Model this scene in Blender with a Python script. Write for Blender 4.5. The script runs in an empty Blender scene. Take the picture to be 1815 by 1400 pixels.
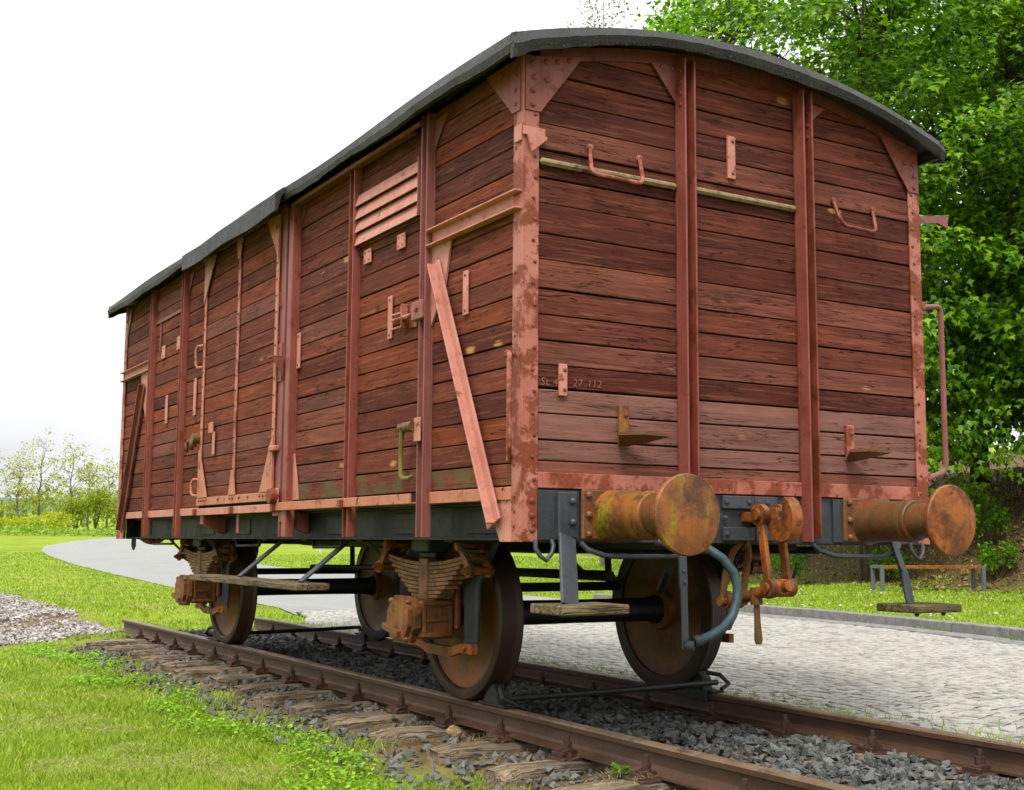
import bpy, bmesh, math, random
import numpy as np
from mathutils import Vector, Matrix
random.seed(7); RNG = np.random.default_rng(7)
PI = math.pi
scene = bpy.context.scene
COL = scene.collection

# ------------------------------------------------------------------ camera
CAM = np.array([-4.3958, -4.9383, 0.9378]); YAW, PITCH, ROLL, FPX = 0.5381, 0.1185, 0.0069, 2179.0
_F = np.array([math.sin(YAW)*math.cos(PITCH), math.cos(YAW)*math.cos(PITCH), math.sin(PITCH)])
_R = np.array([math.cos(YAW), -math.sin(YAW), 0.0]); _U = np.cross(_R, _F)
_R, _U = math.cos(ROLL)*_R + math.sin(ROLL)*_U, -math.sin(ROLL)*_R + math.cos(ROLL)*_U
cd = bpy.data.cameras.new("camera"); cam = bpy.data.objects.new("camera", cd); COL.objects.link(cam)
cd.sensor_width = 36; cd.lens = 36*FPX/1815; cd.clip_end = 5000; cd.clip_start = 0.05
M4 = Matrix.Identity(4)
for i in range(3):
    M4[i][0], M4[i][1], M4[i][2], M4[i][3] = _R[i], _U[i], -_F[i], CAM[i]
cam.matrix_world = M4
scene.camera = cam

# ------------------------------------------------------------------ sky, sun, exposure
SKY_Z = 11.5      # cloud brightness at the zenith; a third of it at the horizon
SUN_EL, SUN_AZ = math.radians(54), math.radians(222)   # azimuth clockwise from +Y
world = bpy.data.worlds.new("World"); scene.world = world; world.use_nodes = True
wn, wl = world.node_tree.nodes, world.node_tree.links
wn.clear()
wo = wn.new("ShaderNodeOutputWorld"); wb = wn.new("ShaderNodeBackground")
sky = wn.new("ShaderNodeTexSky"); sky.sky_type = 'NISHITA'; sky.sun_disc = False
sky.sun_elevation = SUN_EL; sky.sun_rotation = SUN_AZ; sky.air_density = 1.0; sky.dust_density = 3.0
# overcast: an even bright cloud sheet in front of the clear sky
tcw = wn.new("ShaderNodeTexCoord"); mpw = wn.new("ShaderNodeMapping"); mpw.inputs['Scale'].default_value = (1.0, 1.0, 3.0)
nzw = wn.new("ShaderNodeTexNoise"); nzw.inputs['Scale'].default_value = 2.0; nzw.inputs['Detail'].default_value = 5; nzw.inputs['Roughness'].default_value = .5
rpw = wn.new("ShaderNodeValToRGB")
rpw.color_ramp.elements[0].position = 0.36; rpw.color_ramp.elements[0].color = (.72, .735, .75, 1)
rpw.color_ramp.elements[1].position = 0.60; rpw.color_ramp.elements[1].color = (1.12, 1.13, 1.14, 1)
sxw = wn.new("ShaderNodeSeparateXYZ"); zlw = wn.new("ShaderNodeMath"); zlw.operation = 'MULTIPLY_ADD'; zlw.use_clamp = False
zcw = wn.new("ShaderNodeMath"); zcw.operation = 'MAXIMUM'; zcw.inputs[1].default_value = 0.0
zlw.inputs[1].default_value = SKY_Z*2/3; zlw.inputs[2].default_value = SKY_Z/3
vmw = wn.new("ShaderNodeVectorMath"); vmw.operation = 'SCALE'
mxw = wn.new("ShaderNodeMix"); mxw.data_type = 'RGBA'; mxw.inputs[0].default_value = 0.95
wl.new(tcw.outputs['Generated'], mpw.inputs['Vector']); wl.new(mpw.outputs[0], nzw.inputs['Vector']); wl.new(nzw.outputs['Fac'], rpw.inputs['Fac'])
wl.new(tcw.outputs['Generated'], sxw.inputs[0]); wl.new(sxw.outputs['Z'], zcw.inputs[0]); wl.new(zcw.outputs[0], zlw.inputs[0])
wl.new(rpw.outputs['Color'], vmw.inputs[0]); wl.new(zlw.outputs[0], vmw.inputs['Scale'])
wl.new(sky.outputs['Color'], mxw.inputs[6]); wl.new(vmw.outputs[0], mxw.inputs[7])
wl.new(mxw.outputs[2], wb.inputs['Color']); wb.inputs['Strength'].default_value = 0.1
wl.new(wb.outputs[0], wo.inputs[0])
sd = bpy.data.lights.new("sun", 'SUN'); sd.energy = 1.5; sd.angle = math.radians(18); sd.color = (1.0, 0.96, 0.9)
sun = bpy.data.objects.new("sun", sd); COL.objects.link(sun)
_sv = Vector((math.sin(SUN_AZ)*math.cos(SUN_EL), math.cos(SUN_AZ)*math.cos(SUN_EL), math.sin(SUN_EL)))
sun.rotation_euler = _sv.to_track_quat('Z', 'Y').to_euler(); sun.location = (-20, -20, 30)
vs = scene.view_settings; vs.view_transform = 'Standard'; vs.look = 'None'; vs.exposure = 1.42; vs.gamma = 1.0
scene.render.engine = 'CYCLES'
scene.cycles.max_bounces = 6; scene.cycles.diffuse_bounces = 3; scene.cycles.transparent_max_bounces = 6
scene.cycles.use_adaptive_sampling = True; scene.cycles.adaptive_threshold = 0.015
scene.cycles.use_denoising = True

# ------------------------------------------------------------------ materials
def srgb(r, g, b, k=1.0):
    f = lambda c: (c/12.92 if c <= .04045 else ((c+.055)/1.055)**2.4)
    return (f(r/255)*k, f(g/255)*k, f(b/255)*k)
class NT:
    def __init__(s, name, rough=0.8, spec=0.3, metallic=0.0):
        s.m = bpy.data.materials.new(name); s.m.use_nodes = True
        s.t = s.m.node_tree; s.t.nodes.clear()
        s.out = s.t.nodes.new("ShaderNodeOutputMaterial"); s.b = s.t.nodes.new("ShaderNodeBsdfPrincipled")
        s.b.inputs['Roughness'].default_value = rough; s.b.inputs['Specular IOR Level'].default_value = spec
        s.b.inputs['Metallic'].default_value = metallic
        s.t.links.new(s.b.outputs[0], s.out.inputs[0]); s._tc = s._oi = None
    def put(s, inp, v):
        if isinstance(v, bpy.types.NodeSocket): s.t.links.new(v, inp)
        elif isinstance(v, (tuple, list)) and len(v) == 3 and inp.type == 'RGBA': inp.default_value = (*v, 1)
        else: inp.default_value = v
    def n(s, t): return s.t.nodes.new("ShaderNode" + t)
    def obj(s):
        if not s._tc: s._tc = s.n("TexCoord")
        return s._tc.outputs['Object']
    def rnd(s):
        if not s._oi: s._oi = s.n("ObjectInfo")
        return s._oi.outputs['Random']
    def pos(s): return s.n("NewGeometry").outputs['Position']
    def attr(s, name, out='Color', typ='GEOMETRY'):
        a = s.n("Attribute"); a.attribute_name = name; a.attribute_type = typ; return a.outputs[out]
    def map(s, vec, scale=(1, 1, 1), loc=None):
        m = s.n("Mapping"); s.put(m.inputs['Vector'], vec); m.inputs['Scale'].default_value = scale
        if loc is not None: s.put(m.inputs['Location'], loc)
        return m.outputs[0]
    def noise(s, vec, scale, detail=4, rough=0.6, dist=0.0, out='Fac'):
        m = s.n("TexNoise"); s.put(m.inputs['Vector'], vec); m.inputs['Scale'].default_value = scale
        m.inputs['Detail'].default_value = detail; m.inputs['Roughness'].default_value = rough; m.inputs['Distortion'].default_value = dist
        return m.outputs[out]
    def voro(s, vec, scale, out='Distance', rand=1.0):
        m = s.n("TexVoronoi"); s.put(m.inputs['Vector'], vec); m.inputs['Scale'].default_value = scale; m.inputs['Randomness'].default_value = rand
        return m.outputs[out]
    def ramp(s, fac, *stops):
        m = s.n("ValToRGB"); s.put(m.inputs[0], fac); e = m.color_ramp.elements
        while len(e) < len(stops): e.new(0.5)
        for el, (p, c) in zip(e, stops):
            el.position = p; el.color = (*c, 1) if isinstance(c, tuple) else (c, c, c, 1)
        return m.outputs[0]
    def step(s, fac, lo, hi):
        m = s.n("MapRange"); s.put(m.inputs[0], fac); m.inputs[1].default_value = lo; m.inputs[2].default_value = hi
        return m.outputs[0]
    def mix(s, fac, a, b, blend='MIX'):
        m = s.n("Mix"); m.data_type = 'RGBA'; m.blend_type = blend
        s.put(m.inputs[0], fac); s.put(m.inputs[6], a); s.put(m.inputs[7], b); return m.outputs[2]
    def math(s, op, a, b=0.0, c=0.0):
        m = s.n("Math"); m.operation = op; s.put(m.inputs[0], a); s.put(m.inputs[1], b); s.put(m.inputs[2], c); return m.outputs[0]
    def vmath(s, op, a, b):
        m = s.n("VectorMath"); m.operation = op; s.put(m.inputs[0], a); s.put(m.inputs[1], b); return m.outputs[0]
    def offs(s, k=37.0):
        return s.vmath('ADD', s.obj(), s.comb(s.math('MULTIPLY', s.rnd(), k)))
    def comb(s, v):
        m = s.n("CombineXYZ")
        for i in range(3): s.put(m.inputs[i], v)
        return m.outputs[0]
    def bump(s, h, strength=0.5, dist=0.01, nrm=None):
        m = s.n("Bump"); s.put(m.inputs['Height'], h); m.inputs['Strength'].default_value = strength; m.inputs['Distance'].default_value = dist
        if nrm is not None: s.put(m.inputs['Normal'], nrm)
        return m.outputs[0]
    def done(s, color, nrm=None, rough=None):
        s.put(s.b.inputs['Base Color'], color)
        if nrm is not None: s.put(s.b.inputs['Normal'], nrm)
        if rough is not None: s.put(s.b.inputs['Roughness'], rough)
        return s.m

WK = 0.72     # photograph-to-albedo factor for the wagon's upright faces
def wood(name, axis, plain=False):
    """old red-brown stained plank: grain along one local axis, cracks, knots, bare and blackened streaks"""
    t = NT(name, 0.88, 0.12)
    v = t.offs(53.0)
    sc = {'x': ((1.3, 9, 11), (2.2, 30, 62), (1.2, 30, 26)), 'y': ((9, 1.3, 11), (30, 2.2, 62), (30, 1.2, 26))}[axis]
    big = t.noise(t.map(v, sc[0]), 1.0, 5, .65, .4)
    grain = t.noise(t.map(v, sc[1]), 1.0, 4, .7, .6)
    crk = t.noise(t.map(v, sc[2]), 1.0, 3, .55, 1.2)
    crack = t.step(t.math('ABSOLUTE', t.math('SUBTRACT', crk, .5)), .017, .002)
    crack = t.math('MULTIPLY', crack, t.step(t.noise(v, 2.2, 2), .42, .50))
    crk2 = t.noise(t.map(v, tuple(a*1.9 for a in sc[2])), 1.0, 2, .5, 1.6)
    crack = t.math('MAXIMUM', crack, t.math('MULTIPLY', t.math('MULTIPLY', t.step(t.math('ABSOLUTE', t.math('SUBTRACT', crk2, .5)), .02, .004), t.step(t.noise(v, 3.1, 2), .50, .58)), .7))
    tone = t.attr('tone', 'Fac', 'OBJECT')
    c = t.ramp(big, (.20, srgb(92, 52, 44, WK)), (.42, srgb(117, 65, 53, WK)), (.62, srgb(132, 74, 58, WK)), (.82, srgb(162, 96, 66, WK)))
    pr = t.ramp(t.rnd(), (0, srgb(178, 166, 164)), (.18, srgb(208, 198, 194)), (.4, srgb(232, 220, 212)), (.6, srgb(246, 230, 214)), (.76, srgb(255, 236, 206)), (.9, srgb(255, 226, 180)), (1, srgb(192, 184, 184)))
    c = t.mix(1.0, c, pr, 'MULTIPLY')
    mauve = t.ramp(big, (.25, srgb(104, 70, 62, WK)), (.5, srgb(130, 90, 80, WK)), (.75, srgb(146, 104, 92, WK)))
    c = t.mix(t.step(tone, .5, 1.), c, mauve)
    # tone below zero: blackened, above zero and small: greenish algae
    c = t.mix(t.math('MULTIPLY', t.step(tone, .0, -1.), t.step(big, .62, .42)), c, srgb(48, 36, 36, WK))
    c = t.mix(t.math('MULTIPLY', t.step(grain, .52, .70), .30), c, srgb(190, 120, 88, WK))
    dk = t.step(t.noise(t.map(v, (.9, .9, 2.2)), 1.7, 4, .6), .56, .72)
    c = t.mix(t.math('MULTIPLY', dk, .26), c, srgb(58, 38, 36, WK))
    c = t.mix(t.math('MULTIPLY', t.step(grain, .46, .30), .32), c, srgb(52, 30, 28, WK))
    # knots and bare spots
    kv = t.map(v, (3.0, 3.0, 7.0) if axis == 'x' else (3.0, 3.0, 7.0))
    kd = t.voro(kv, 1.0); kc = t.voro(kv, 1.0, 'Color')
    sep = t.n("SeparateColor"); t.put(sep.inputs[0], kc)
    on = t.math('GREATER_THAN', sep.outputs[0], .55)
    knot = t.math('MULTIPLY', t.step(t.math('ADD', kd, t.math('MULTIPLY', t.math('SUBTRACT', grain, .5), .34)), .17, .09), on)
    c = t.mix(t.math('MULTIPLY', knot, .8), c, t.mix(t.math('GREATER_THAN', sep.outputs[1], .66), srgb(66, 38, 32, WK), srgb(196, 146, 86, WK)))
    c = t.mix(t.math('MULTIPLY', crack, .9), c, srgb(28, 20, 20, WK))
    alg = t.attr('algae', 'Fac', 'OBJECT')
    c = t.mix(t.math('MULTIPLY', alg, t.step(t.noise(v, 5, 4), .42, .6)), c, srgb(92, 92, 58, WK))
    h = t.math('SUBTRACT', t.math('ADD', grain, t.math('MULTIPLY', big, .5)), t.math('MULTIPLY', crack, 1.2))
    h = t.math('SUBTRACT', h, t.math('MULTIPLY', knot, .3))
    return t.done(c, t.bump(h, .5, .005))

def worn(name, base, fade, rust=None, rl=(.55, .62), rough=.55, bump=.35, scale=7.0, moss=None, streak=True, dark=None, bs=60, spec=.35, chip=.5, speck=None, grime=None, mossy=.53):
    """painted or bare metal with faded areas, rust or bare patches, streaks and pitting"""
    t = NT(name, rough, spec); v = t.offs(41.0)
    n1 = t.noise(v, scale*.45, 5, .6, .3); n2 = t.noise(v, scale, 6, .72, .2); n3 = t.noise(v, bs, 3, .6)
    c = t.ramp(n1, (.32, base), (.66, fade))
    if streak:
        sv = t.noise(t.map(v, (28, 28, 1.6)), 1.0, 4, .6)
        c = t.mix(t.math('MULTIPLY', t.step(sv, .5, .75), .45), c, dark or tuple(x*.45 for x in base))
    if rust is not None:
        mk = t.step(n2, rl[0], rl[1])
        c = t.mix(mk, c, t.ramp(n3, (.3, tuple(x*.55 for x in rust)), (.7, rust)))
    if grime is not None: c = t.mix(t.math('MULTIPLY', t.step(t.noise(v, scale*.7, 5, .7, .5), .46, .62), .8), c, grime)
    if moss is not None:
        mm = t.math('MULTIPLY', t.step(t.noise(t.map(v, (9, 9, 3)), 1.0, 5, .7), mossy, mossy+.12), t.step(n3, .3, .6))
        c = t.mix(mm, c, moss)
    if rust is not None and chip:
        n4 = t.noise(v, 26, 5, .75, .4); c = t.mix(t.math('MULTIPLY', t.step(n4, .615, .64), chip), c, tuple(x*.5 for x in rust))
        c = t.mix(t.math('MULTIPLY', t.step(n4, .37, .34), chip*.5), c, tuple(min(.9, x*1.35) for x in fade))
    if speck is not None: c = t.mix(t.step(t.noise(v, 75, 2, .5), .62, .70), c, speck)
    c = t.mix(t.math('MULTIPLY', t.step(n3, .6, .75), .3), c, tuple(x*.3 for x in base))
    return t.done(c, t.bump(t.math('ADD', n3, t.math('MULTIPLY', n2, .8)), bump, .004), t.step(n2, -.6, 1.4) if rough > .5 else None)

PK = 0.57
MAT = {}
MAT['wood_x'] = wood('plank_across', 'x'); MAT['wood_y'] = wood('plank_along', 'y')
MAT['pink'] = worn('salmon_primer', srgb(196, 122, 106, PK*1.08), srgb(216, 146, 128, PK*1.08), srgb(160, 84, 52, PK), (.60, .66), .6, .3, 15.0, streak=False)
MAT['pinkrust'] = worn('salmon_primer_flaking', srgb(182, 98, 80, PK), srgb(204, 128, 110, PK), srgb(158, 74, 36, PK), (.48, .54), .6, .4, 6.0, streak=False, chip=.2)
MAT['orange'] = worn('orange_primer_rusty', srgb(196, 114, 84, PK), srgb(214, 138, 106, PK), srgb(112, 60, 38, PK), (.58, .64), .6, .5, 13.0, streak=False)
MAT['red'] = worn('oxide_red_paint', srgb(144, 72, 60, PK), srgb(168, 92, 80, PK), srgb(146, 68, 34, PK), (.56, .66), .5)
MAT['redrust'] = worn('oxide_red_rusty', srgb(138, 60, 46, PK), srgb(160, 82, 66, PK), srgb(136, 66, 26, PK), (.48, .58), .5)
MAT['mauve'] = worn('dull_mauve_paint', srgb(144, 82, 76, PK), srgb(164, 100, 92, PK), srgb(120, 66, 48, PK), (.6, .7), .5)
MAT['brown'] = worn('dark_red_brown', srgb(120, 62, 52, PK), srgb(146, 80, 64, PK), srgb(120, 62, 36, PK), (.55, .65), .55)
MAT['pipe'] = worn('mossy_rail', srgb(150, 118, 84, PK), srgb(176, 160, 116, PK), srgb(120, 74, 50, PK), (.5, .6), .7, moss=srgb(170, 170, 110, PK))
MAT['felt'] = worn('roofing_felt', srgb(46, 45, 42, .30), srgb(70, 69, 63, .30), srgb(124, 120, 106, .34), (.60, .68), .9, .7, 9, moss=srgb(90, 92, 48, .30), streak=False, bs=50, speck=srgb(112, 110, 100, .34))
MAT['grey'] = worn('blue_grey_paint', srgb(62, 68, 74, .42), srgb(86, 92, 98, .42), srgb(60, 52, 46, .42), (.62, .7), .5, .45, moss=None, bs=90)
MAT['black'] = worn('black_underframe', srgb(34, 34, 34, .4), srgb(50, 50, 48, .4), srgb(66, 50, 38, .4), (.58, .68), .6, .4)
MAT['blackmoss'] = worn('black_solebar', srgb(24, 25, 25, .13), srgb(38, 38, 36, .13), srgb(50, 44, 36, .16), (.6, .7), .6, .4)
RK = .54
MAT['boxrust'] = worn('axle_box_rust', srgb(124, 72, 30, .52), srgb(164, 100, 44, .52), srgb(66, 40, 24, .5), (.54, .66), .8, .6, 9, dark=srgb(60, 36, 20, .5), grime=srgb(78, 50, 30, .5))
MAT['mossmetal'] = worn('mossy_lever', srgb(104, 96, 34, .5), srgb(150, 140, 52, .5), srgb(110, 70, 40, .5), (.6, .7), .8, .5, 12)
MAT['rust'] = worn('orange_rust', srgb(158, 82, 22, RK), srgb(190, 112, 34, RK), srgb(116, 52, 16, RK), (.5, .62), .8, .6, 9, dark=srgb(84, 44, 22, RK), grime=srgb(92, 54, 28, RK))
MAT['rustmoss'] = worn('mossy_rust', srgb(146, 82, 30, RK), srgb(178, 108, 42, RK), srgb(108, 58, 24, RK), (.52, .64), .75, .5, 6, moss=srgb(158, 146, 16, RK), dark=srgb(90, 60, 26, RK), grime=srgb(88, 58, 32, RK), mossy=.505)
MAT['rustbrown'] = worn('brown_rust', srgb(100, 64, 36, RK), srgb(138, 92, 50, RK), srgb(150, 76, 28, RK), (.5, .62), .75, .6, 8, moss=srgb(112, 104, 44, RK*.9))
MAT['springrust'] = worn('spring_rust', srgb(150, 96, 50, RK), srgb(178, 122, 66, RK), srgb(108, 62, 32, RK), (.52, .62), .85, .5, 10, grime=srgb(92, 60, 34, RK))
MAT['wheel'] = worn('wheel_steel', srgb(60, 41, 32, .42), srgb(82, 57, 42, .42), srgb(132, 84, 40, .42), (.56, .74), .7, .4, 5, streak=False)
MAT['wheelweb'] = worn('wheel_disc_rust', srgb(92, 60, 34, .55), srgb(138, 90, 44, .60), srgb(172, 98, 26, .66), (.45, .62), .8, .5, 5, streak=False)
MAT['rail'] = worn('rail_rust', srgb(84, 60, 44, .48), srgb(112, 82, 60, .48), srgb(136, 86, 50, .46), (.56, .7), .8, .45, 6, streak=False)
MAT['railtop'] = worn('rail_head', srgb(128, 102, 76, .46), srgb(152, 126, 98, .46), srgb(112, 80, 54, .46), (.52, .64), .7, .3, 9, streak=False)
MAT['clip'] = worn('fastening_rust', srgb(66, 44, 36, .5), srgb(92, 62, 48, .5), srgb(120, 72, 44, .5), (.55, .65), .85, .6, 30, streak=False)
MAT['hose'] = worn('teal_rubber', srgb(40, 66, 72, .5), srgb(60, 92, 94, .5), srgb(84, 96, 98, .5), (.62, .7), .7, .3, 14, streak=False)
MAT['chock'] = worn('black_tar_paint', srgb(34, 34, 34, .5), srgb(52, 52, 50, .5), srgb(120, 112, 96, .5), (.66, .72), .6, .5, 22, streak=False)
MAT['chalk'] = NT('chalk', .9).done(srgb(160, 98, 76, .55))
def board(name, a, b, dk, axis):
    t = NT(name, .85, .2); v = t.offs(29.0)
    g = t.noise(t.map(v, {'x': (2.5, 34, 40), 'y': (34, 2.5, 40)}[axis]), 1.0, 4, .7, .5)
    n = t.noise(v, 4.5, 4); crk = t.noise(t.map(v, {'x': (1.2, 24, 22), 'y': (24, 1.2, 22)}[axis]), 1.0, 3, .6, 1.0)
    crack = t.step(t.math('ABSOLUTE', t.math('SUBTRACT', crk, .5)), .03, .0)
    c = t.mix(t.step(g, .35, .65), a, b); c = t.mix(t.step(n, .5, .66), c, dk); c = t.mix(t.math('MULTIPLY', crack, .85), c, tuple(x*.25 for x in dk))
    return t.done(c, t.bump(t.math('SUBTRACT', g, crack), .8, .012))
MAT['sleeper'] = board('old_sleeper_wood', srgb(118, 100, 78, .52), srgb(186, 164, 134, .54), srgb(146, 132, 110, .52), 'x')
MAT['stepwood_x'] = board('mossy_step_wood', srgb(112, 96, 66, .55), srgb(158, 140, 104, .55), srgb(96, 92, 58, .55), 'x')
MAT['stepwood_y'] = board('mossy_step_wood_long', srgb(112, 92, 62, .55), srgb(150, 128, 94, .55), srgb(90, 86, 54, .55), 'y')
MAT['benchwood'] = board('orange_bench_wood', srgb(176, 106, 48, .5), srgb(200, 128, 62, .5), srgb(170, 100, 46, .5), 'x')
def stone(name, lo, hi, scale=.8, rough=.85, tint=None):
    t = NT(name, rough, .3); p = t.pos()
    c = t.mix(t.attr('col', 'Fac'), lo, hi)
    c = t.mix(t.step(t.noise(p, 90, 3), .5, .8), c, tuple(min(1, x*1.35) for x in hi))
    if tint: c = t.mix(t.step(t.noise(p, 2.2, 3), .56, .7), c, tint)
    return t.done(c, t.bump(t.noise(p, 60, 4), .4, .004))
MAT['ballast'] = stone('ballast_stone', srgb(60, 62, 60, .46), srgb(136, 137, 131, .46), tint=srgb(104, 90, 72, .46))
MAT['gravel'] = stone('gravel_stone', srgb(128, 122, 118, .58), srgb(204, 198, 190, .60))
MAT['tanstone'] = stone('tan_stone', srgb(170, 142, 102, .5), srgb(200, 176, 136, .5))
def sett(name):
    t = NT(name, .8, .3); p = t.pos()
    r = t.rnd() if name == 'sett_single' else t.attr('col', 'Fac')
    c = t.ramp(r, (0, srgb(176, 172, 164, .44)), (.3, srgb(204, 199, 187, .47)), (.75, srgb(216, 211, 198, .47)), (1, srgb(198, 198, 195, .47)))
    c = t.mix(t.step(t.noise(p, 55, 4), .5, .75), c, srgb(178, 172, 160, .44))
    c = t.mix(t.math('MULTIPLY', t.step(t.noise(p, .7, 3), .5, .7), .35), c, srgb(184, 180, 170, .44))
    return t.done(c, t.bump(t.noise(p, 38, 4), .5, .006))
MAT['sett1'] = sett('sett_single'); MAT['sett'] = sett('sett_many')
def flat(name, cols, scale, bumps=.3, rough=.9, bs=80):
    t = NT(name, rough, .2); p = t.pos(); n = t.noise(p, scale, 6, .65)
    k = len(cols); c = t.ramp(n, *[(.3 + .4*i/(k-1), x) for i, x in enumerate(cols)])
    f = t.noise(p, bs, 3, .6); c = t.mix(t.math('MULTIPLY', t.step(f, .45, .75), .4), c, tuple(x*.5 for x in cols[0]))
    return t.done(c, t.bump(f, bumps, .01))
MAT['asphalt'] = flat('asphalt', [srgb(170, 170, 166, .44), srgb(188, 188, 184, .44), srgb(180, 179, 174, .44)], .6, .25, .85, 160)
MAT['joint'] = flat('sand_joint', [srgb(104, 99, 80, .4), srgb(128, 122, 100, .4)], 3.0)
MAT['kerb'] = flat('granite_kerb', [srgb(150, 148, 144, .36), srgb(184, 182, 176, .36), srgb(204, 202, 196, .36)], 9.0, .4, .8, 120)
MAT['benchmetal'] = worn('grey_bench_metal', srgb(112, 118, 124, .45), srgb(128, 134, 138, .45), None, rough=.45, bump=.1)
MAT['white'] = worn('white_post', srgb(225, 225, 220, .5), srgb(240, 240, 236, .5), None, rough=.6, bump=.1)
# lawn soil and grass sheet
def ground_mat():
    t = NT('lawn', .95, .1); p = t.pos()
    n1 = t.noise(p, .55, 5, .6); n2 = t.noise(p, 5.0, 5, .7); n3 = t.noise(p, 40, 4, .7)
    c = t.ramp(n1, (.3, srgb(128, 158, 24, .52)), (.5, srgb(160, 184, 40, .52)), (.7, srgb(176, 190, 66, .52)))
    c = t.mix(t.math('MULTIPLY', t.step(n2, .5, .75), .6), c, srgb(170, 178, 92, .52))
    c = t.mix(t.math('MULTIPLY', t.step(n3, .5, .7), .6), c, srgb(78, 110, 22, .52))
    soil = t.mix(t.step(n2, .4, .6), srgb(124, 102, 72, .48), srgb(164, 140, 102, .48))
    c = t.mix(t.attr('soil', 'Fac'), c, soil)
    lit = t.ramp(n3, (.35, srgb(72, 58, 40, .55)), (.6, srgb(134, 106, 76, .6)))
    c = t.mix(t.attr('litter', 'Fac'), c, lit)
    far = t.ramp(t.noise(p, .06, 4), (.3, srgb(132, 164, 56, .36)), (.7, srgb(164, 184, 82, .36)))
    return t.done(c, t.bump(t.math('ADD', n3, n2), .8, .03))
MAT['ground'] = ground_mat()
def leafy(name, rough=.55, trans=.45, spec=.3, gloss=True):
    t = NT(name, rough, spec); c = t.attr('col')
    t.put(t.b.inputs['Base Color'], c)
    tr = t.n("BsdfTranslucent"); t.put(tr.inputs['Color'], t.mix(1.0, c, (1.0, 1.0, .55), 'MULTIPLY'))
    mx = t.n("MixShader"); mx.inputs[0].default_value = trans
    t.t.links.new(t.b.outputs[0], mx.inputs[1]); t.t.links.new(tr.outputs[0], mx.inputs[2]); t.t.links.new(mx.outputs[0], t.out.inputs[0])
    return t.m
MAT['blade'] = leafy('grass_blade', .6, .35); MAT['leaf'] = leafy('tree_leaf', .45, .5); MAT['dryleaf'] = leafy('dry_leaf', .8, .1)
MAT['petal'] = leafy('daisy_petal', .8, .2)
def bark(name, a, b):
    t = NT(name, .95, .1); v = t.obj(); n = t.noise(t.map(v, (9, 9, 1.6)), 1.0, 5, .7)
    return t.done(t.ramp(n, (.35, a), (.65, b)), t.bump(n, .8, .05))
MAT['bark'] = bark('maple_bark', srgb(58, 48, 38, .55), srgb(104, 92, 74, .55)); MAT['palebark'] = bark('pale_bark', srgb(120, 112, 92, .5), srgb(164, 156, 134, .5))
MAT['hill'] = flat('haze_tinted_woods', [srgb(112, 138, 118, .4), srgb(130, 154, 124, .4), srgb(150, 168, 130, .4)], .02, .1)  # distance haze mixed into the woods' grey-green-blue colour, no air volume

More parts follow.
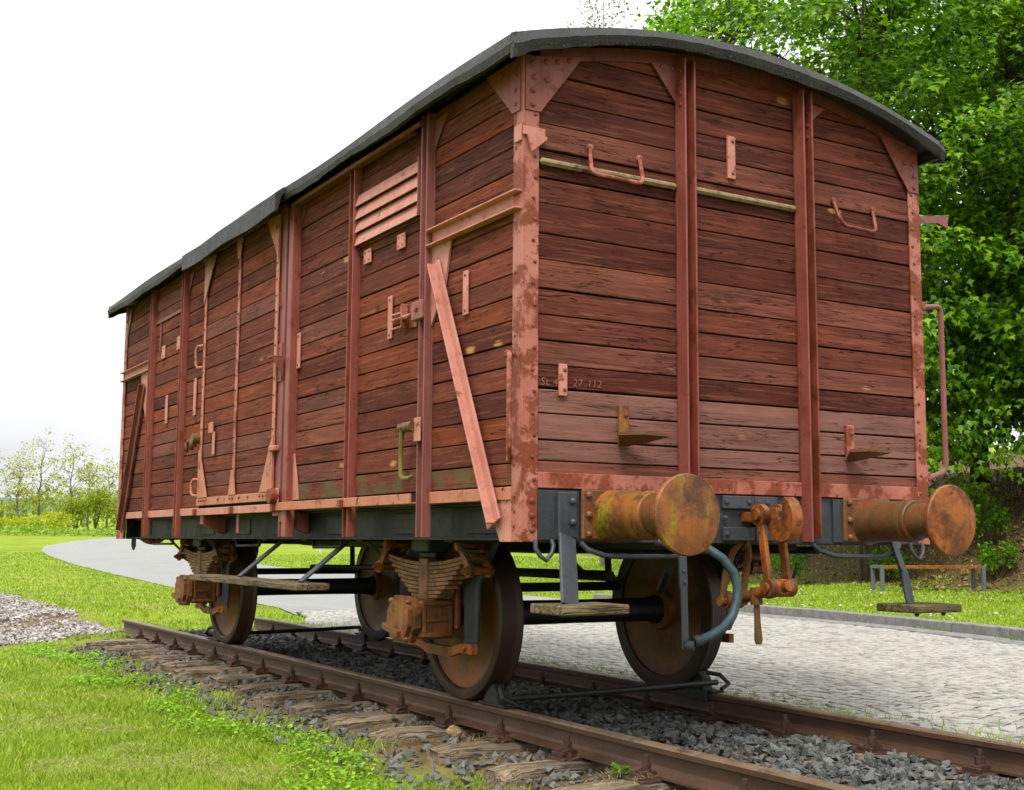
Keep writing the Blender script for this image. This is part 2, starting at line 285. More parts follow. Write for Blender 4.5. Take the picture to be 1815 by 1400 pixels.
# ------------------------------------------------------------------ mesh helpers
WO = {}
class MB:
    def __init__(s): s.v, s.f, s.sm = [], [], []
    def add(s, vs, fs, smooth=False):
        o = len(s.v); s.v += [tuple(map(float, p)) for p in vs]
        for f in fs: s.f.append(tuple(i+o for i in f)); s.sm.append(smooth)
        return s
    def box(s, x0, x1, y0, y1, z0, z1, b=0.0, ax=None, c=(0, 0, 0)):
        """box, chamfered by b; with ax (3x3 rows are the axes) it is placed at c"""
        x0, x1 = sorted((x0, x1)); y0, y1 = sorted((y0, y1)); z0, z1 = sorted((z0, z1))
        vs, fs = [], []
        b = min(b, .45*min(x1-x0, y1-y0, z1-z0))
        if b <= 0:
            for z in (z0, z1):
                for x, y in ((x0, y0), (x1, y0), (x1, y1), (x0, y1)): vs.append((x, y, z))
            fs = [(3, 2, 1, 0), (4, 5, 6, 7), (0, 1, 5, 4), (1, 2, 6, 5), (2, 3, 7, 6), (3, 0, 4, 7)]
        else:
            idx = {}
            for i, x in enumerate((x0, x1)):
                for j, y in enumerate((y0, y1)):
                    for k, z in enumerate((z0, z1)):
                        dx, dy, dz = (b if i == 0 else -b), (b if j == 0 else -b), (b if k == 0 else -b)
                        for a, p in (('x', (x, y+dy, z+dz)), ('y', (x+dx, y, z+dz)), ('z', (x+dx, y+dy, z))):
                            idx[i, j, k, a] = len(vs); vs.append(p)
            for i in (0, 1):
                fs.append([idx[i, j, k, 'x'] for j, k in ((0, 0), (1, 0), (1, 1), (0, 1))][::1 if i else -1])
                fs.append([idx[j, i, k, 'y'] for j, k in ((0, 0), (1, 0), (1, 1), (0, 1))][::-1 if i else 1])
                fs.append([idx[j, k, i, 'z'] for j, k in ((0, 0), (1, 0), (1, 1), (0, 1))][::1 if i else -1])
            for i in (0, 1):
                for j in (0, 1):
                    fs.append([idx[i, j, 0, 'x'], idx[i, j, 1, 'x'], idx[i, j, 1, 'y'], idx[i, j, 0, 'y']][::1 if i != j else -1][::-1])
                    fs.append([idx[i, 0, j, 'x'], idx[i, 1, j, 'x'], idx[i, 1, j, 'z'], idx[i, 0, j, 'z']][::1 if i == j else -1][::-1])
                    fs.append([idx[0, i, j, 'y'], idx[1, i, j, 'y'], idx[1, i, j, 'z'], idx[0, i, j, 'z']][::1 if i != j else -1][::-1])
                    for k in (0, 1):
                        fs.append([idx[i, j, k, a] for a in 'xyz'][::1 if (i+j+k) % 2 else -1])
        if ax is not None:
            A = np.array(ax); vs = [tuple(np.array(c) + np.array(p)@A) for p in vs]
        return s.add(vs, fs)
    def bar(s, p, q, w, t, up=(0, 0, 1), b=0.002):
        """rectangular bar from p to q, w across, t along 'up'"""
        p, q = np.array(p, float), np.array(q, float); d = q-p; L = np.linalg.norm(d); d /= L
        u = np.array(up, float); u -= d*(u@d)
        if np.linalg.norm(u) < 1e-6: u = np.array((1., 0, 0)); u -= d*(u@d)
        u /= np.linalg.norm(u); r = np.cross(d, u)
        return s.box(0, L, -w/2, w/2, -t/2, t/2, b, (d, -r, u), p)
    def prism(s, poly, axis, lo, hi):
        """polygon of the two other coordinates extruded along axis"""
        n = len(poly)
        def P(a, h): return {'x': (h, a[0], a[1]), 'y': (a[0], h, a[1]), 'z': (a[0], a[1], h)}[axis]
        vs = [P(a, lo) for a in poly] + [P(a, hi) for a in poly]
        fs = [tuple(range(n))[::-1], tuple(range(n, 2*n))] + [(i, (i+1) % n, n+(i+1) % n, n+i) for i in range(n)]
        return s.add(vs, fs)
    def tube(s, pts, r, n=8, caps=True):
        pts = [np.array(p, float) for p in pts]; m = len(pts)
        rs = list(r) if hasattr(r, '__len__') else [r]*m
        T = []
        for i in range(m):
            d = pts[min(i+1, m-1)]-pts[max(i-1, 0)]; T.append(d/(np.linalg.norm(d)+1e-12))
        u = np.array((0, 0, 1.)) if abs(T[0][2]) < .9 else np.array((1., 0, 0))
        vs = []
        for i in range(m):
            u = u-T[i]*(u@T[i]); u /= np.linalg.norm(u)+1e-12; w = np.cross(T[i], u)
            for k in range(n):
                a = 2*PI*k/n; vs.append(pts[i]+rs[i]*(math.cos(a)*u+math.sin(a)*w))
        fs = [(i*n+k, i*n+(k+1) % n, (i+1)*n+(k+1) % n, (i+1)*n+k) for i in range(m-1) for k in range(n)]
        s.add(vs, fs, True)
        if caps:
            o = len(s.v)-m*n
            s.f += [tuple(o+k for k in range(n))[::-1], tuple(o+(m-1)*n+k for k in range(n))]; s.sm += [False, False]
        return s
    def lathe(s, prof, axis, c, n=32, sharp=25):
        """profile of (radius, position along axis)"""
        ax = {'x': 0, 'y': 1, 'z': 2}[axis]; o1, o2 = [(1, 2), (2, 0), (0, 1)][ax]
        for (r0, h0), (r1, h1) in zip(prof[:-1], prof[1:]):
            vs = []
            for r, h in ((r0, h0), (r1, h1)):
                for k in range(n):
                    p = [0, 0, 0]; p[ax] = c[ax]+h; p[o1] = c[o1]+r*math.cos(2*PI*k/n); p[o2] = c[o2]+r*math.sin(2*PI*k/n); vs.append(p)
            s.add(vs, [(k, (k+1) % n, n+(k+1) % n, n+k) for k in range(n)], True)
        return s
    def rivet(s, c, nrm, r=.014, h=.6, n=7):
        c = np.array(c, float); d = np.array(nrm, float); d /= np.linalg.norm(d)
        u = np.cross(d, (0.3, .5, .81)); u /= np.linalg.norm(u); w = np.cross(d, u)
        vs = [c+rr*r*(math.cos(2*PI*k/n)*u+math.sin(2*PI*k/n)*w)+d*hh*r for rr, hh in ((1, -.2), (.85, h*.6), (.4, h)) for k in range(n)]
        fs = [(i*n+k, i*n+(k+1) % n, (i+1)*n+(k+1) % n, (i+1)*n+k) for i in (0, 1) for k in range(n)] + [tuple(2*n+k for k in range(n))]
        return s.add(vs, fs, True)
    def build(s, name, mat, parent=None, origin=None, **props):
        V = np.array(s.v)
        if origin is None: origin = (V.min(0)+V.max(0))/2
        origin = np.array(origin, float)
        me = bpy.data.meshes.new(name); me.from_pydata([tuple(p) for p in V-origin], [], s.f)
        me.polygons.foreach_set('use_smooth', s.sm); me.validate(clean_customdata=False); me.update()
        if any(s.sm):
            bm = bmesh.new(); bm.from_mesh(me); bmesh.ops.remove_doubles(bm, verts=bm.verts, dist=1e-5)
            bmesh.ops.recalc_face_normals(bm, faces=bm.faces)
            for e in bm.edges:
                if len(e.link_faces) == 2 and e.calc_face_angle(0) > .6: e.smooth = False
            bm.to_mesh(me); bm.free()
        else:
            bm = bmesh.new(); bm.from_mesh(me); bmesh.ops.recalc_face_normals(bm, faces=bm.faces); bm.to_mesh(me); bm.free()
        me.materials.append(MAT[mat] if isinstance(mat, str) else mat)
        return link(bpy.data.objects.new(name, me), parent, origin, props)
def link(o, parent, origin, props=None):
    COL.objects.link(o); po = np.zeros(3)
    if parent is not None: o.parent = parent; po = WO[parent.name]
    o.location = tuple(np.array(origin, float)-po); WO[o.name] = np.array(origin, float)
    for k, v in (props or {}).items(): o[k] = v
    return o
def empty(name, origin, **props):
    o = bpy.data.objects.new(name, None); o.empty_display_size = .2; return link(o, None, origin, props)
def np_mesh(name, V, Fc, mat, parent=None, origin=(0, 0, 0), col=None, smooth=False, attrs=None, **props):
    """big triangle or quad mesh straight from arrays"""
    V = np.asarray(V, np.float32)-np.asarray(origin, np.float32); Fc = np.asarray(Fc, np.int32); k = Fc.shape[1]
    me = bpy.data.meshes.new(name); me.vertices.add(len(V)); me.vertices.foreach_set('co', V.ravel())
    me.loops.add(Fc.size); me.loops.foreach_set('vertex_index', Fc.ravel())
    me.polygons.add(len(Fc)); me.polygons.foreach_set('loop_start', np.arange(0, Fc.size, k, dtype=np.int32))
    if smooth: me.polygons.foreach_set('use_smooth', np.ones(len(Fc), bool))
    if col is not None:
        a = me.attributes.new('col', 'FLOAT_COLOR', 'POINT'); c = np.ones((len(V), 4), np.float32); col = np.asarray(col, np.float32)
        c[:, :3] = col if col.ndim == 2 else col[:, None]; a.data.foreach_set('color', c.ravel())
    for nme, arr in (attrs or {}).items():
        a = me.attributes.new(nme, 'FLOAT', 'POINT'); a.data.foreach_set('value', np.asarray(arr, np.float32))
    me.update(calc_edges=True); me.materials.append(MAT[mat] if isinstance(mat, str) else mat)
    return link(bpy.data.objects.new(name, me), parent, origin, props)
def copy_to(o, parent, origin, **props):
    c = o.copy(); return link(c, parent, origin, props)

# ------------------------------------------------------------------ terrain
KX = np.array([(-20, 2.0), (-6, 4.6), (-2, 5.7), (0, 6.25), (2, 6.85), (4, 7.45), (6, 7.95), (8, 8.2), (10, 8.3), (12, 8.2), (14, 8.0), (16, 8.0), (20, 8.4), (30, 9.4), (60, 13)])
def kerb_x(y): return np.interp(y, KX[:, 0], KX[:, 1])
def sm(a, b, x): t = np.clip((x-a)/(b-a), 0, 1); return t*t*(3-2*t)
def hnoise(x, y): return (np.sin(x*.9+1.3)*np.cos(y*.7-.4)+.5*np.sin(x*2.1-y*1.7))
def H(x, y):
    x, y = np.asarray(x, float), np.asarray(y, float)
    h = -.29 + .03*sm(-2.1, -1.45, x) + .055*sm(-1.5, -.95, x) + .005*hnoise(x*2, y*2)*(1-sm(-1.6, -1.2, x))
    h = h + .045*sm(1.0, 1.5, x)*(1-sm(12.5, 13.3, y)) + .10*sm(12.5, 13.3, y)
    dk = x-kerb_x(y)
    h = h + .13*sm(-.02, .25, dk)*(1-sm(13, 16, y)) + .06*sm(.2, 5, dk)
    h = h + .026*np.clip(y-22, 0, 62)+.004*np.clip(y-84, 0, 300)
    s = dk-7.6-.25*np.clip(y-12, 0, 30)
    h = h + .42*np.clip(s, 0, 7)*sm(0, 2.5, s)+.10*np.clip(s-7, 0, 60)
    return h
def onground(px, py):
    d = _F+_R*(px-907.5)/FPX-_U*(py-700)/FPX; t = np.arange(2, 140, .05)
    P = CAM+t[:, None]*d; i = np.argmax(P[:, 2] < H(P[:, 0], P[:, 1])); return P[i]
def axis_pts(lo, hi, n0, fine):
    a = [0.0]; st = fine
    while a[-1] < hi: a.append(a[-1]+st); st *= n0
    b = [0.0]; st = fine
    while b[-1] < -lo: b.append(b[-1]+st); st *= n0
    return np.array([-k for k in b[:0:-1]]+a)
gx = axis_pts(-500, 900, 1.028, .12); gy = axis_pts(-60, 1400, 1.022, .14)
X, Y = np.meshgrid(gx, gy); Z = H(X, Y)
nx, ny = len(gx), len(gy); I = np.arange(nx*ny).reshape(ny, nx)
quads = np.stack([I[:-1, :-1], I[:-1, 1:], I[1:, 1:], I[1:, :-1]], -1).reshape(-1, 4)
soil = (sm(-1.75, -1.3, X+.13*np.sin(Y*5)+.1*np.sin(Y*13))*(1-sm(1.3, 1.6, X))*(1-sm(9.3, 10.2, Y)))
_gp = (sm(-2.9, -2.6, X)*(1-sm(-.75, -.45, X+.1*np.sin(Y*4)))*sm(10.2, 10.9, Y-.35*(X+1))*(1-sm(30, 34, Y)))
soil = np.maximum(soil, _gp)
_s = X-kerb_x(Y)-7.6-.25*np.clip(Y-12, 0, 30)
litter = sm(-.6, 1.2, _s)*(Y < 60)
np_mesh('ground', np.stack([X, Y, Z], -1).reshape(-1, 3), quads, 'ground', smooth=True, attrs={'soil': soil.ravel(), 'litter': litter.ravel()}, kind='structure')
# low wooded hill on the skyline
hx = np.linspace(-250, 420, 60); hv = []; 
for x in hx:
    top = 15+3*math.sin(x*.013)+1.6*math.sin(x*.041+1)
    for y, z in ((430, 1), (455, top*.75), (500, top), (620, top*.9), (700, 0)): hv.append((x, y, z))
hi = np.arange(60*5).reshape(60, 5)
np_mesh('hill', hv, np.stack([hi[:-1, :-1], hi[1:, :-1], hi[1:, 1:], hi[:-1, 1:]], -1).reshape(-1, 4), 'hill', smooth=True, kind='structure')

# ------------------------------------------------------------------ asphalt road, cobbled yard, kerb
def resample(P, n):
    P = np.array(P); d = np.r_[0, np.cumsum(np.hypot(*np.diff(P[:, :2], axis=0).T))]; t = np.linspace(0, d[-1], n)
    return np.stack([np.interp(t, d, P[:, i]) for i in range(2)], -1)
Ledge = [(2.25, 12.3)]+[tuple(onground(*p)[:2]) for p in ((430, 1066), (332, 1046), (260, 1031), (200, 1018), (130, 1001), (88, 986), (72, 977), (80, 968), (130, 959), (205, 951.5))]
Redge = [(8.0, 12.3), (8.0, 14.5)]+[tuple(onground(*p)[:2]) for p in ((620, 1017), (470, 1003), (380, 987), (330, 975), (285, 964), (290, 957))]
A, B = resample(Ledge, 60), resample(Redge, 60)
uu = np.linspace(0, 1, 9)[None, :, None]; G = A[:, None]*(1-uu)+B[:, None]*uu
Vz = H(G[..., 0], G[..., 1])+.012
gi = np.arange(60*9).reshape(60, 9)
np_mesh('road', np.concatenate([G, Vz[..., None]], -1).reshape(-1, 3), np.stack([gi[:-1, :-1], gi[:-1, 1:], gi[1:, 1:], gi[1:, :-1]], -1).reshape(-1, 4), 'asphalt', smooth=True, kind='structure')
YARD_Z = -.105
def yard_left(y): return np.interp(y, [-20, 7.5, 9.5, 11.25, 12.6], [.98, .98, 1.25, 2.0, 2.35])
ys = np.linspace(-8, 12.6, 60); us = np.linspace(0, 1, 10)
yv = np.array([(yard_left(y)*(1-u)+(kerb_x(y)-.42)*u, y, YARD_Z-.022) for y in ys for u in us]); yi = np.arange(600).reshape(60, 10)
pav = np_mesh('cobbled_pavement', yv, np.stack([yi[:-1, :-1], yi[:-1, 1:], yi[1:, 1:], yi[1:, :-1]], -1).reshape(-1, 4), 'joint', kind='structure')
def sett_verts(c, lx, ly, ang, h, b):
    ca, sa = math.cos(ang), math.sin(ang); out = []
    for k, (z, s) in enumerate(((0, 1.0), (h*.75, .98), (h, .87))):
        for a, bb in ((-1, -1), (1, -1), (1, 1), (-1, 1)):
            x, y = a*lx/2*s, bb*ly/2*s; x += b[0][(k+a) % 5]*lx*.06; y += b[1][(k+bb) % 5]*ly*.06
            out.append((c[0]+ca*x-sa*y, c[1]+sa*x+ca*y, z))
    return out
SF = [(8, 9, 10, 11)]+[(i+4*k, (i+1) % 4+4*k, (i+1) % 4+4*k+4, i+4*k+4) for k in (0, 1) for i in range(4)]
setts = []
PER, ROW = 1.75, .106
def rowy(k, x): return k*ROW + .20*abs(math.sin(PI*(x+.35*math.sin(k*.013))/PER))
for k in range(-68, 124):
    x = .9+random.uniform(0, .1)
    while x < 9:
        lx = random.uniform(.095, .135); xc = x+lx/2; x += lx
        y = rowy(k, xc)
        if y > 12.45 or y < -6.5 or xc < yard_left(y)+.05 or xc > kerb_x(y)-.47: continue
        slope = (rowy(k, xc+.02)-rowy(k, xc-.02))/.04
        an = math.atan(slope); setts.append((xc, y, (lx-.015)*math.sqrt(1+slope*slope)*.97, (ROW-.017)*math.cos(an)**.6, an))
def pxsize(x, y): 
    d = np.array((x, y, YARD_Z))-CAM; X_, Y_, Z_ = d@_R, d@_U, d@_F
    if Z_ < .3: return 0
    u, v = 907.5+FPX*X_/Z_, 700-FPX*Y_/Z_
    return 0 if (u < 0 or u > 1815 or v < 0 or v > 1395) else 1/Z_
setts.sort(key=lambda s: -pxsize(s[0], s[1]))
protos = []
for q in range(8):
    mb = MB(); b = [[random.uniform(-1, 1) for _ in range(5)] for _ in range(2)]
    mb.add(sett_verts((0, 0), .128, .105, 0, .03, b), SF); protos.append((mb, b))
pm = []
for q, s in enumerate(setts[:300]):
    k = q % 8
    if k >= len(pm):
        o = protos[k][0].build('cobblestone', 'sett1', pav, (0, 0, 0)); pm.append(o)
    else: o = copy_to(pm[k], pav, (0, 0, 0))
    o.location = (s[0], s[1], YARD_Z-.022+random.uniform(-.004, .004)); o.rotation_euler = (random.uniform(-.02, .02), random.uniform(-.02, .02), s[4]); o.scale = (s[2]/.128, s[3]/.105, 1)
sv, sf, sc_ = [], [], []
for q, s in enumerate(setts[300:]):
    b = protos[q % 8][1]; vv = sett_verts(s, s[2], s[3], s[4], .03, b); zz = YARD_Z-.022+random.uniform(-.004, .004)
    o = len(sv); sv += [(a, c, z+zz) for a, c, z in vv]; sf += [tuple(i+o for i in f) for f in SF]; sc_ += [random.random()]*12
np_mesh('cobblestone_field', sv, sf, 'sett', pav, col=sc_, kind='stuff')
kerb = MB(); kyy = np.arange(-5, 13.0, 1.0)
kb = empty('kerb', (8, 4, -.1), kind='structure')
for y in kyy:
    for (o0, o1, zt, nm) in ((-.13, .03, .035, 'kerb_stone'), (-.46, -.145, -.082, 'channel_stone')):
        a = np.array((kerb_x(y)+(o0+o1)/2, y+.006)); b = np.array((kerb_x(y+1)+(o0+o1)/2, y+.994)); d = b-a; L = np.hypot(*d); d /= L
        MB().box(0, L, -(o1-o0)/2, (o1-o0)/2, -.28, zt+random.uniform(-.006, .006), .012, ((d[0], d[1], 0), (-d[1], d[0], 0), (0, 0, 1)), (a[0], a[1], 0)).build(nm, 'kerb', kb)

# ------------------------------------------------------------------ track
RC = .7535; SL_Y = [-.23+.655*k for k in range(-6, 15)]
track = empty('railway_track', (0, 3, -.16), label='short rusty railway track on old timber sleepers under the boxcar', category='railway track')
rail_prof = [(-.063, -.143), (.063, -.143), (.063, -.132), (.012, -.118), (.0075, -.10), (.0075, -.045), (.034, -.036), (.036, -.012), (.030, -.003), (.018, 0), (-.018, 0), (-.030, -.003), (-.036, -.012), (-.034, -.036), (-.0075, -.045), (-.0075, -.10), (-.012, -.118), (-.063, -.132)]
rails = []
for sx, yend in ((-1, 10.05), (1, 9.8)):
    mb = MB(); pts = [(sx*RC+a, z) for a, z in rail_prof]; n = len(pts); segs = np.linspace(-5, yend, 24)
    vs = [(p[0], y, p[1]+.0015*math.sin(y*3+p[0]*9)) for y in segs for p in pts]
    mb.add(vs, [(i*n+k, i*n+(k+1) % n, (i+1)*n+(k+1) % n, (i+1)*n+k) for i in range(len(segs)-1) for k in range(n)]+[tuple(range(n))[::-1], tuple((len(segs)-1)*n+k for k in range(n))])
    r = mb.build('rail', 'rail', track, label='rusty steel rail beside the ballast'); del r['label']
    r.data.materials.append(MAT['railtop'])
    for p in r.data.polygons:
        if p.normal.z > .5 and p.center.z > .05: p.material_index = 1
    rails.append(r)
def sleeper(i, y):
    mb = MB(); rs = random.Random(i); n = 26; prof = [(-.110, -.07), (-.114, .05), (-.095, .078), (-.04, .084), (.04, .083), (.095, .076), (.114, .05), (.110, -.07)]
    L = 1.30+rs.uniform(-.06, .10); m = len(prof); vs = []
    R = 1.30+rs.uniform(-.06, .06)
    go = [(rs.uniform(-.006, .006), rs.uniform(-.012, .004) if 1 < q < 6 else 0) for q in range(m)]
    for j in range(n+1):
        x = -L+(L+R)*j/n; e = min(x+L, R-x)
        k = 1-.16*max(0, 1-e/.10)**2
        for q, (a, b) in enumerate(prof):
            vs.append((x+(rs.uniform(-.03, .03) if j in (0, n) else 0), a*k+go[q][0]+rs.uniform(-.0025, .0025), (b if b < 0 else b*k)+go[q][1]+rs.uniform(-.003, .003)))
    mb.add(vs, [(j*m+q, j*m+(q+1) % m, (j+1)*m+(q+1) % m, (j+1)*m+q) for j in range(n) for q in range(m)]+[tuple(range(m))[::-1], tuple(n*m+q for q in range(m))])
    mb.v = [(p[0], p[1]+y, p[2]-.238) for p in mb.v]
    return mb.build('sleeper', 'sleeper', track)
for i, y in enumerate(SL_Y): sleeper(i, y)
def fastening(parent, x, y, side, proto=[]):
    """ribbed base plate half, clamp and square-headed bolt"""
    if not proto:
        mb = MB()
        mb.box(.0, .125, -.075, .075, -.022, -.004, .004)
        mb.prism([(.002, .0), (.06, -.006), (.085, .0), (.085, .022), (.05, .034), (.01, .024)], 'y', -.032, .032)
        mb.box(.092, .112, -.055, .055, -.006, .02, .004)
        mb.lathe([(.0, .10), (.012, .10), (.012, .025), (.024, .025)], 'z', (.045, 0, 0), 8)
        mb.lathe([(.0, .066), (.025, .066), (.025, .03), (.03, .03)], 'z', (.045, 0, 0), 6)
        o = mb.build('rail_fastening', 'clip', parent, (0, 0, 0)); proto.append(o)
        o.location = tuple(np.array((x, y, -.140))-WO[parent.name])
    else: o = copy_to(proto[0], parent, (x, y, -.140))
    o.rotation_euler = (0, 0, (0 if side > 0 else PI)+random.uniform(-.06, .06)); return o
for y in SL_Y:
    for r, sx in zip(rails, (-1, 1)):
        for side in (-1, 1):
            if y < 9.6: fastening(r, sx*RC+side*.046, y+random.uniform(-.03, .03), side)

# stones: rough low polyhedra
def ico():
    bm = bmesh.new(); bmesh.ops.create_icosphere(bm, subdivisions=1, radius=1); v = np.array([x.co[:] for x in bm.verts]); f = np.array([[q.index for q in p.verts] for p in bm.faces]); bm.free(); return v, f
def rock_shapes(k, npt, seed):
    # convex hulls of a few points: sharp-edged crushed stone, as loose triangles
    rr_ = np.random.default_rng(seed); out = []
    while len(out) < k:
        bm = bmesh.new(); p = rr_.normal(size=(npt, 3)); p /= np.linalg.norm(p, axis=1, keepdims=True); p *= rr_.uniform(.75, 1.15, (npt, 1))
        for q in p: bm.verts.new(q)
        bmesh.ops.convex_hull(bm, input=bm.verts); bmesh.ops.triangulate(bm, faces=bm.faces); bm.normal_update()
        T = np.array([[v.co[:] for v in f.verts] for f in bm.faces]).reshape(-1, 3); bm.free()
        if len(T) == (2*npt-4)*3: out.append(T)
    return np.array(out)
ROCKS = rock_shapes(40, 9, 1); RK_N = 2*9-4
def stones(P, S, seed, flat=.62, ang=.35):
    r = np.random.default_rng(seed); n = len(P)
    V = ROCKS[r.integers(0, len(ROCKS), n)]
    q = r.normal(size=(n, 3, 3)); Q = np.linalg.qr(q)[0]
    V = V*np.stack([np.ones(n), r.uniform(.6, 1, n), r.uniform(.45, .85, n)], -1)[:, None, :]
    V = np.einsum('nvk,nkj->nvj', V, Q); V[..., 2] *= flat+.2
    V = V*S[:, None, None]+P[:, None, :]
    Fx = np.arange(n*RK_N*3).reshape(-1, 3)
    return V.reshape(-1, 3), Fx, np.repeat(r.uniform(0, 1, n)**1.3, RK_N*3)
n = 15000
x = RNG.uniform(-.70, .70, n); y = -2.6+12.1*RNG.uniform(0, 1, n)**1.25
sl = np.abs(((y+.23+.3275) % .655)-.3275) < .10
z = np.where(sl, -.165, -.185)+RNG.uniform(-.012, .03, n)+.03*np.cos(x*2.0)*(~sl)+.012*np.sin(y*2.3+x*3)
keep = ~(sl & (RNG.uniform(0, 1, n) < .55+.35*np.sin(y*3.1))); keep &= ~(sl & (np.abs(np.abs(x)-.62) < .13))
P = np.stack([x, y, z], -1)[keep]; S = RNG.uniform(.020, .050, len(P))
n2 = 3800
x = RNG.uniform(-1.75, -.83, n2); y = RNG.uniform(-1.6, 9.3, n2); sl = np.abs(((y+.23+.3275) % .655)-.3275) < .14
keep = (~sl | (x < -1.38)) & (RNG.uniform(0, 1, n2) < .62*np.clip((x+1.85)/.35, 0, 1))
P2 = np.stack([x, y, H(x, y)+RNG.uniform(.0, .035, n2)], -1)[keep]; S2 = RNG.uniform(.014, .045, len(P2))
P3 = np.stack([RNG.uniform(.80, .97, 500), RNG.uniform(-2, 9, 500), RNG.uniform(-.15, -.125, 500)], -1); S3 = RNG.uniform(.012, .028, 500)
V, Fx, C = stones(np.r_[P, P2, P3], np.r_[S, S2, S3], 3)
C[len(P)*RK_N*3:] = np.clip(C[len(P)*RK_N*3:]+.45, 0, 1.3)
np_mesh('ballast', V, Fx, 'ballast', col=C, kind='stuff', label='dark grey crushed stone ballast lying between the rails', category='ballast')
n = 9000
x = RNG.uniform(-2.9, -.4, n); y = 10.3+18*RNG.uniform(0, 1, n)**1.3
keep = (y-.35*(x+1) > 10.55+.15*np.sin(x*9)) & (x < -.62-.08*np.sin(y*4)) ; x, y = x[keep], y[keep]
V, Fx, C = stones(np.stack([x, y, H(x, y)+.008], -1), RNG.uniform(.018, .05, len(x)), 5)
np_mesh('gravel', V, Fx, 'gravel', col=C, kind='stuff', label='pale grey gravel patch beyond the end of the rails', category='gravel')
def rock(name, c, s, mat, seed, **pr):
    V, Fx, C = stones(np.array([c]), np.array([s]), seed, .8, .18)
    bm = bmesh.new(); vv = [bm.verts.new(p) for p in V-np.array(c)]; [bm.faces.new([vv[i] for i in f]) for f in Fx]
    bmesh.ops.remove_doubles(bm, verts=bm.verts, dist=1e-5); bmesh.ops.subdivide_edges(bm, edges=bm.edges, cuts=2, smooth=.7, use_grid_fill=True); bmesh.ops.triangulate(bm, faces=bm.faces); bmesh.ops.recalc_face_normals(bm, faces=bm.faces)
    me = bpy.data.meshes.new(name); bm.to_mesh(me); bm.free(); me.materials.append(MAT[mat]); return link(bpy.data.objects.new(name, me), None, c, pr)
rock('stone', (-.97, 1.41, -.155), .052, 'tanstone', 11, label='smooth tan stone lying beside the rail between two sleepers', category='stone')
_p = onground(495, 1318); rock('stone', (_p[0], _p[1], _p[2]+.01), .042, 'gravel', 13, label='pale angular stone alone among the green weeds on the lawn', category='stone')

# ------------------------------------------------------------------ boxcar
W, L = 1.395, 7.92; XB = W-.015
car = empty('boxcar', (0, 3.96, 0), label='weathered red-brown wooden railway boxcar with rusty buffers standing on the track', category='boxcar')
def part(mb, name, mat, parent=car, **k): return mb.build(name, mat, parent, **k)
def archz(x, top=3.47, k=.115): return top-k*x*x
# --- end walls
def end_wall(y0, sgn):
    """sgn -1: the end that faces -y"""
    yi = y0-sgn*.05
    mb = MB(); xs = np.linspace(-1.36, 1.36, 17)
    mb.prism([(-1.36, 1.14)]+[(1.36, 1.14)]+[(x, archz(x, 3.50)) for x in xs[::-1]], 'y', yi, yi-sgn*.02)
    w = part(mb, 'end_wall', 'black')  # dark backing panel behind the end planks, added to stop light leaks
    zs = [1.205, 1.322, 1.424, 1.552, 1.673, 1.788, 1.906, 2.032, 2.157, 2.302, 2.43, 2.58, 2.71, 2.85, 2.985, 3.11, 3.242, 3.365, 3.52]
    for i, (a, b) in enumerate(zip(zs[:-1], zs[1:])):
        xl = lambda z: min(1.372, math.sqrt(max(0.0, (3.53-z)/.115)))
        g = .002+random.uniform(0, .003); tilt = random.uniform(-.003, .003)
        ya, yb = y0-sgn*(.012+random.uniform(0, .007)), y0-sgn*.048
        if xl(b) >= 1.37: mb = MB().box(-1.372, 1.372, ya, yb, a+g, b-g, .003)
        else:
            xm = (xl(a)+xl(b))/2
            mb = MB().prism([(-xl(a+g), a+g), (xl(a+g), a+g), (xl((a+b)/2), (a+b)/2), (xl(b-g), b-g), (-xl(b-g), b-g), (-xl((a+b)/2), (a+b)/2)], 'y', ya, yb)
        mb.v = [(p[0], p[1], p[2]+p[0]*tilt) for p in mb.v]
        tone = 1.0 if 1 <= i <= 3 else (.72 if i == 0 else random.choice((0, 0, .1, .62, -.2, .66, -.1)))
        if i > 13: tone = -.25
        part(mb, 'plank', 'wood_x', w, tone=tone)
    return w
ew = end_wall(0, -1); end_wall(L, 1)
# --- side walls
def side_planks(wall, sx, ya, yb, seed, z0=1.2, z1=3.31, tones=None):
    rs = random.Random(seed); z = z0; i = 0
    while z < z1-.03:
        h = min(rs.uniform(.108, .132), z1-z)
        if z1-z-h < .05: h = z1-z
        g = .002+rs.uniform(0, .0028); xo = sx*(XB-rs.uniform(0, .007))
        mb = MB().box(sx*(XB-.036), xo, ya+.002, yb-.002, z+g, z+h-g, .003)
        tl = rs.uniform(-.004, .004); ym = (ya+yb)/2
        mb.v = [(p[0], p[1], p[2]+(p[1]-ym)*tl) for p in mb.v]
        part(mb, 'plank', 'wood_y', wall, tone=(rs.choice((0, 0, .2, -.45, .62, -.15, .68)) if tones is None else tones(z)), algae=(.7 if i == 0 and sx < 0 and ya < 3 else 0.0))
        z += h; i += 1
sideL = part(MB().box(-1.345, -1.325, .07, L-.07, 1.15, 3.34), 'side_wall', 'black'); sideR = part(MB().box(1.325, 1.345, .07, L-.07, 1.15, 3.34), 'side_wall', 'black')  # dark panels inside the side planks, added so no light leaks through
for a, b, sd_ in ((.06, 1.02, 1), (1.02, 2.03, 2), (2.03, 3.12, 3), (4.9, 5.70, 4), (5.70, 6.76, 5), (6.76, L-.06, 6)):
    side_planks(sideL, -1, a, b, sd_, tones=(lambda z: (-.5 if 2.6 < z < 2.95 else (-.15 if z > 2.3 else .1))) if sd_ in (1, 2) else None)
for a, b, sd_ in ((.06, 3.12, 11), (4.8, L-.06, 12), (3.12, 4.8, 13)): side_planks(sideR, 1, a, b, sd_)
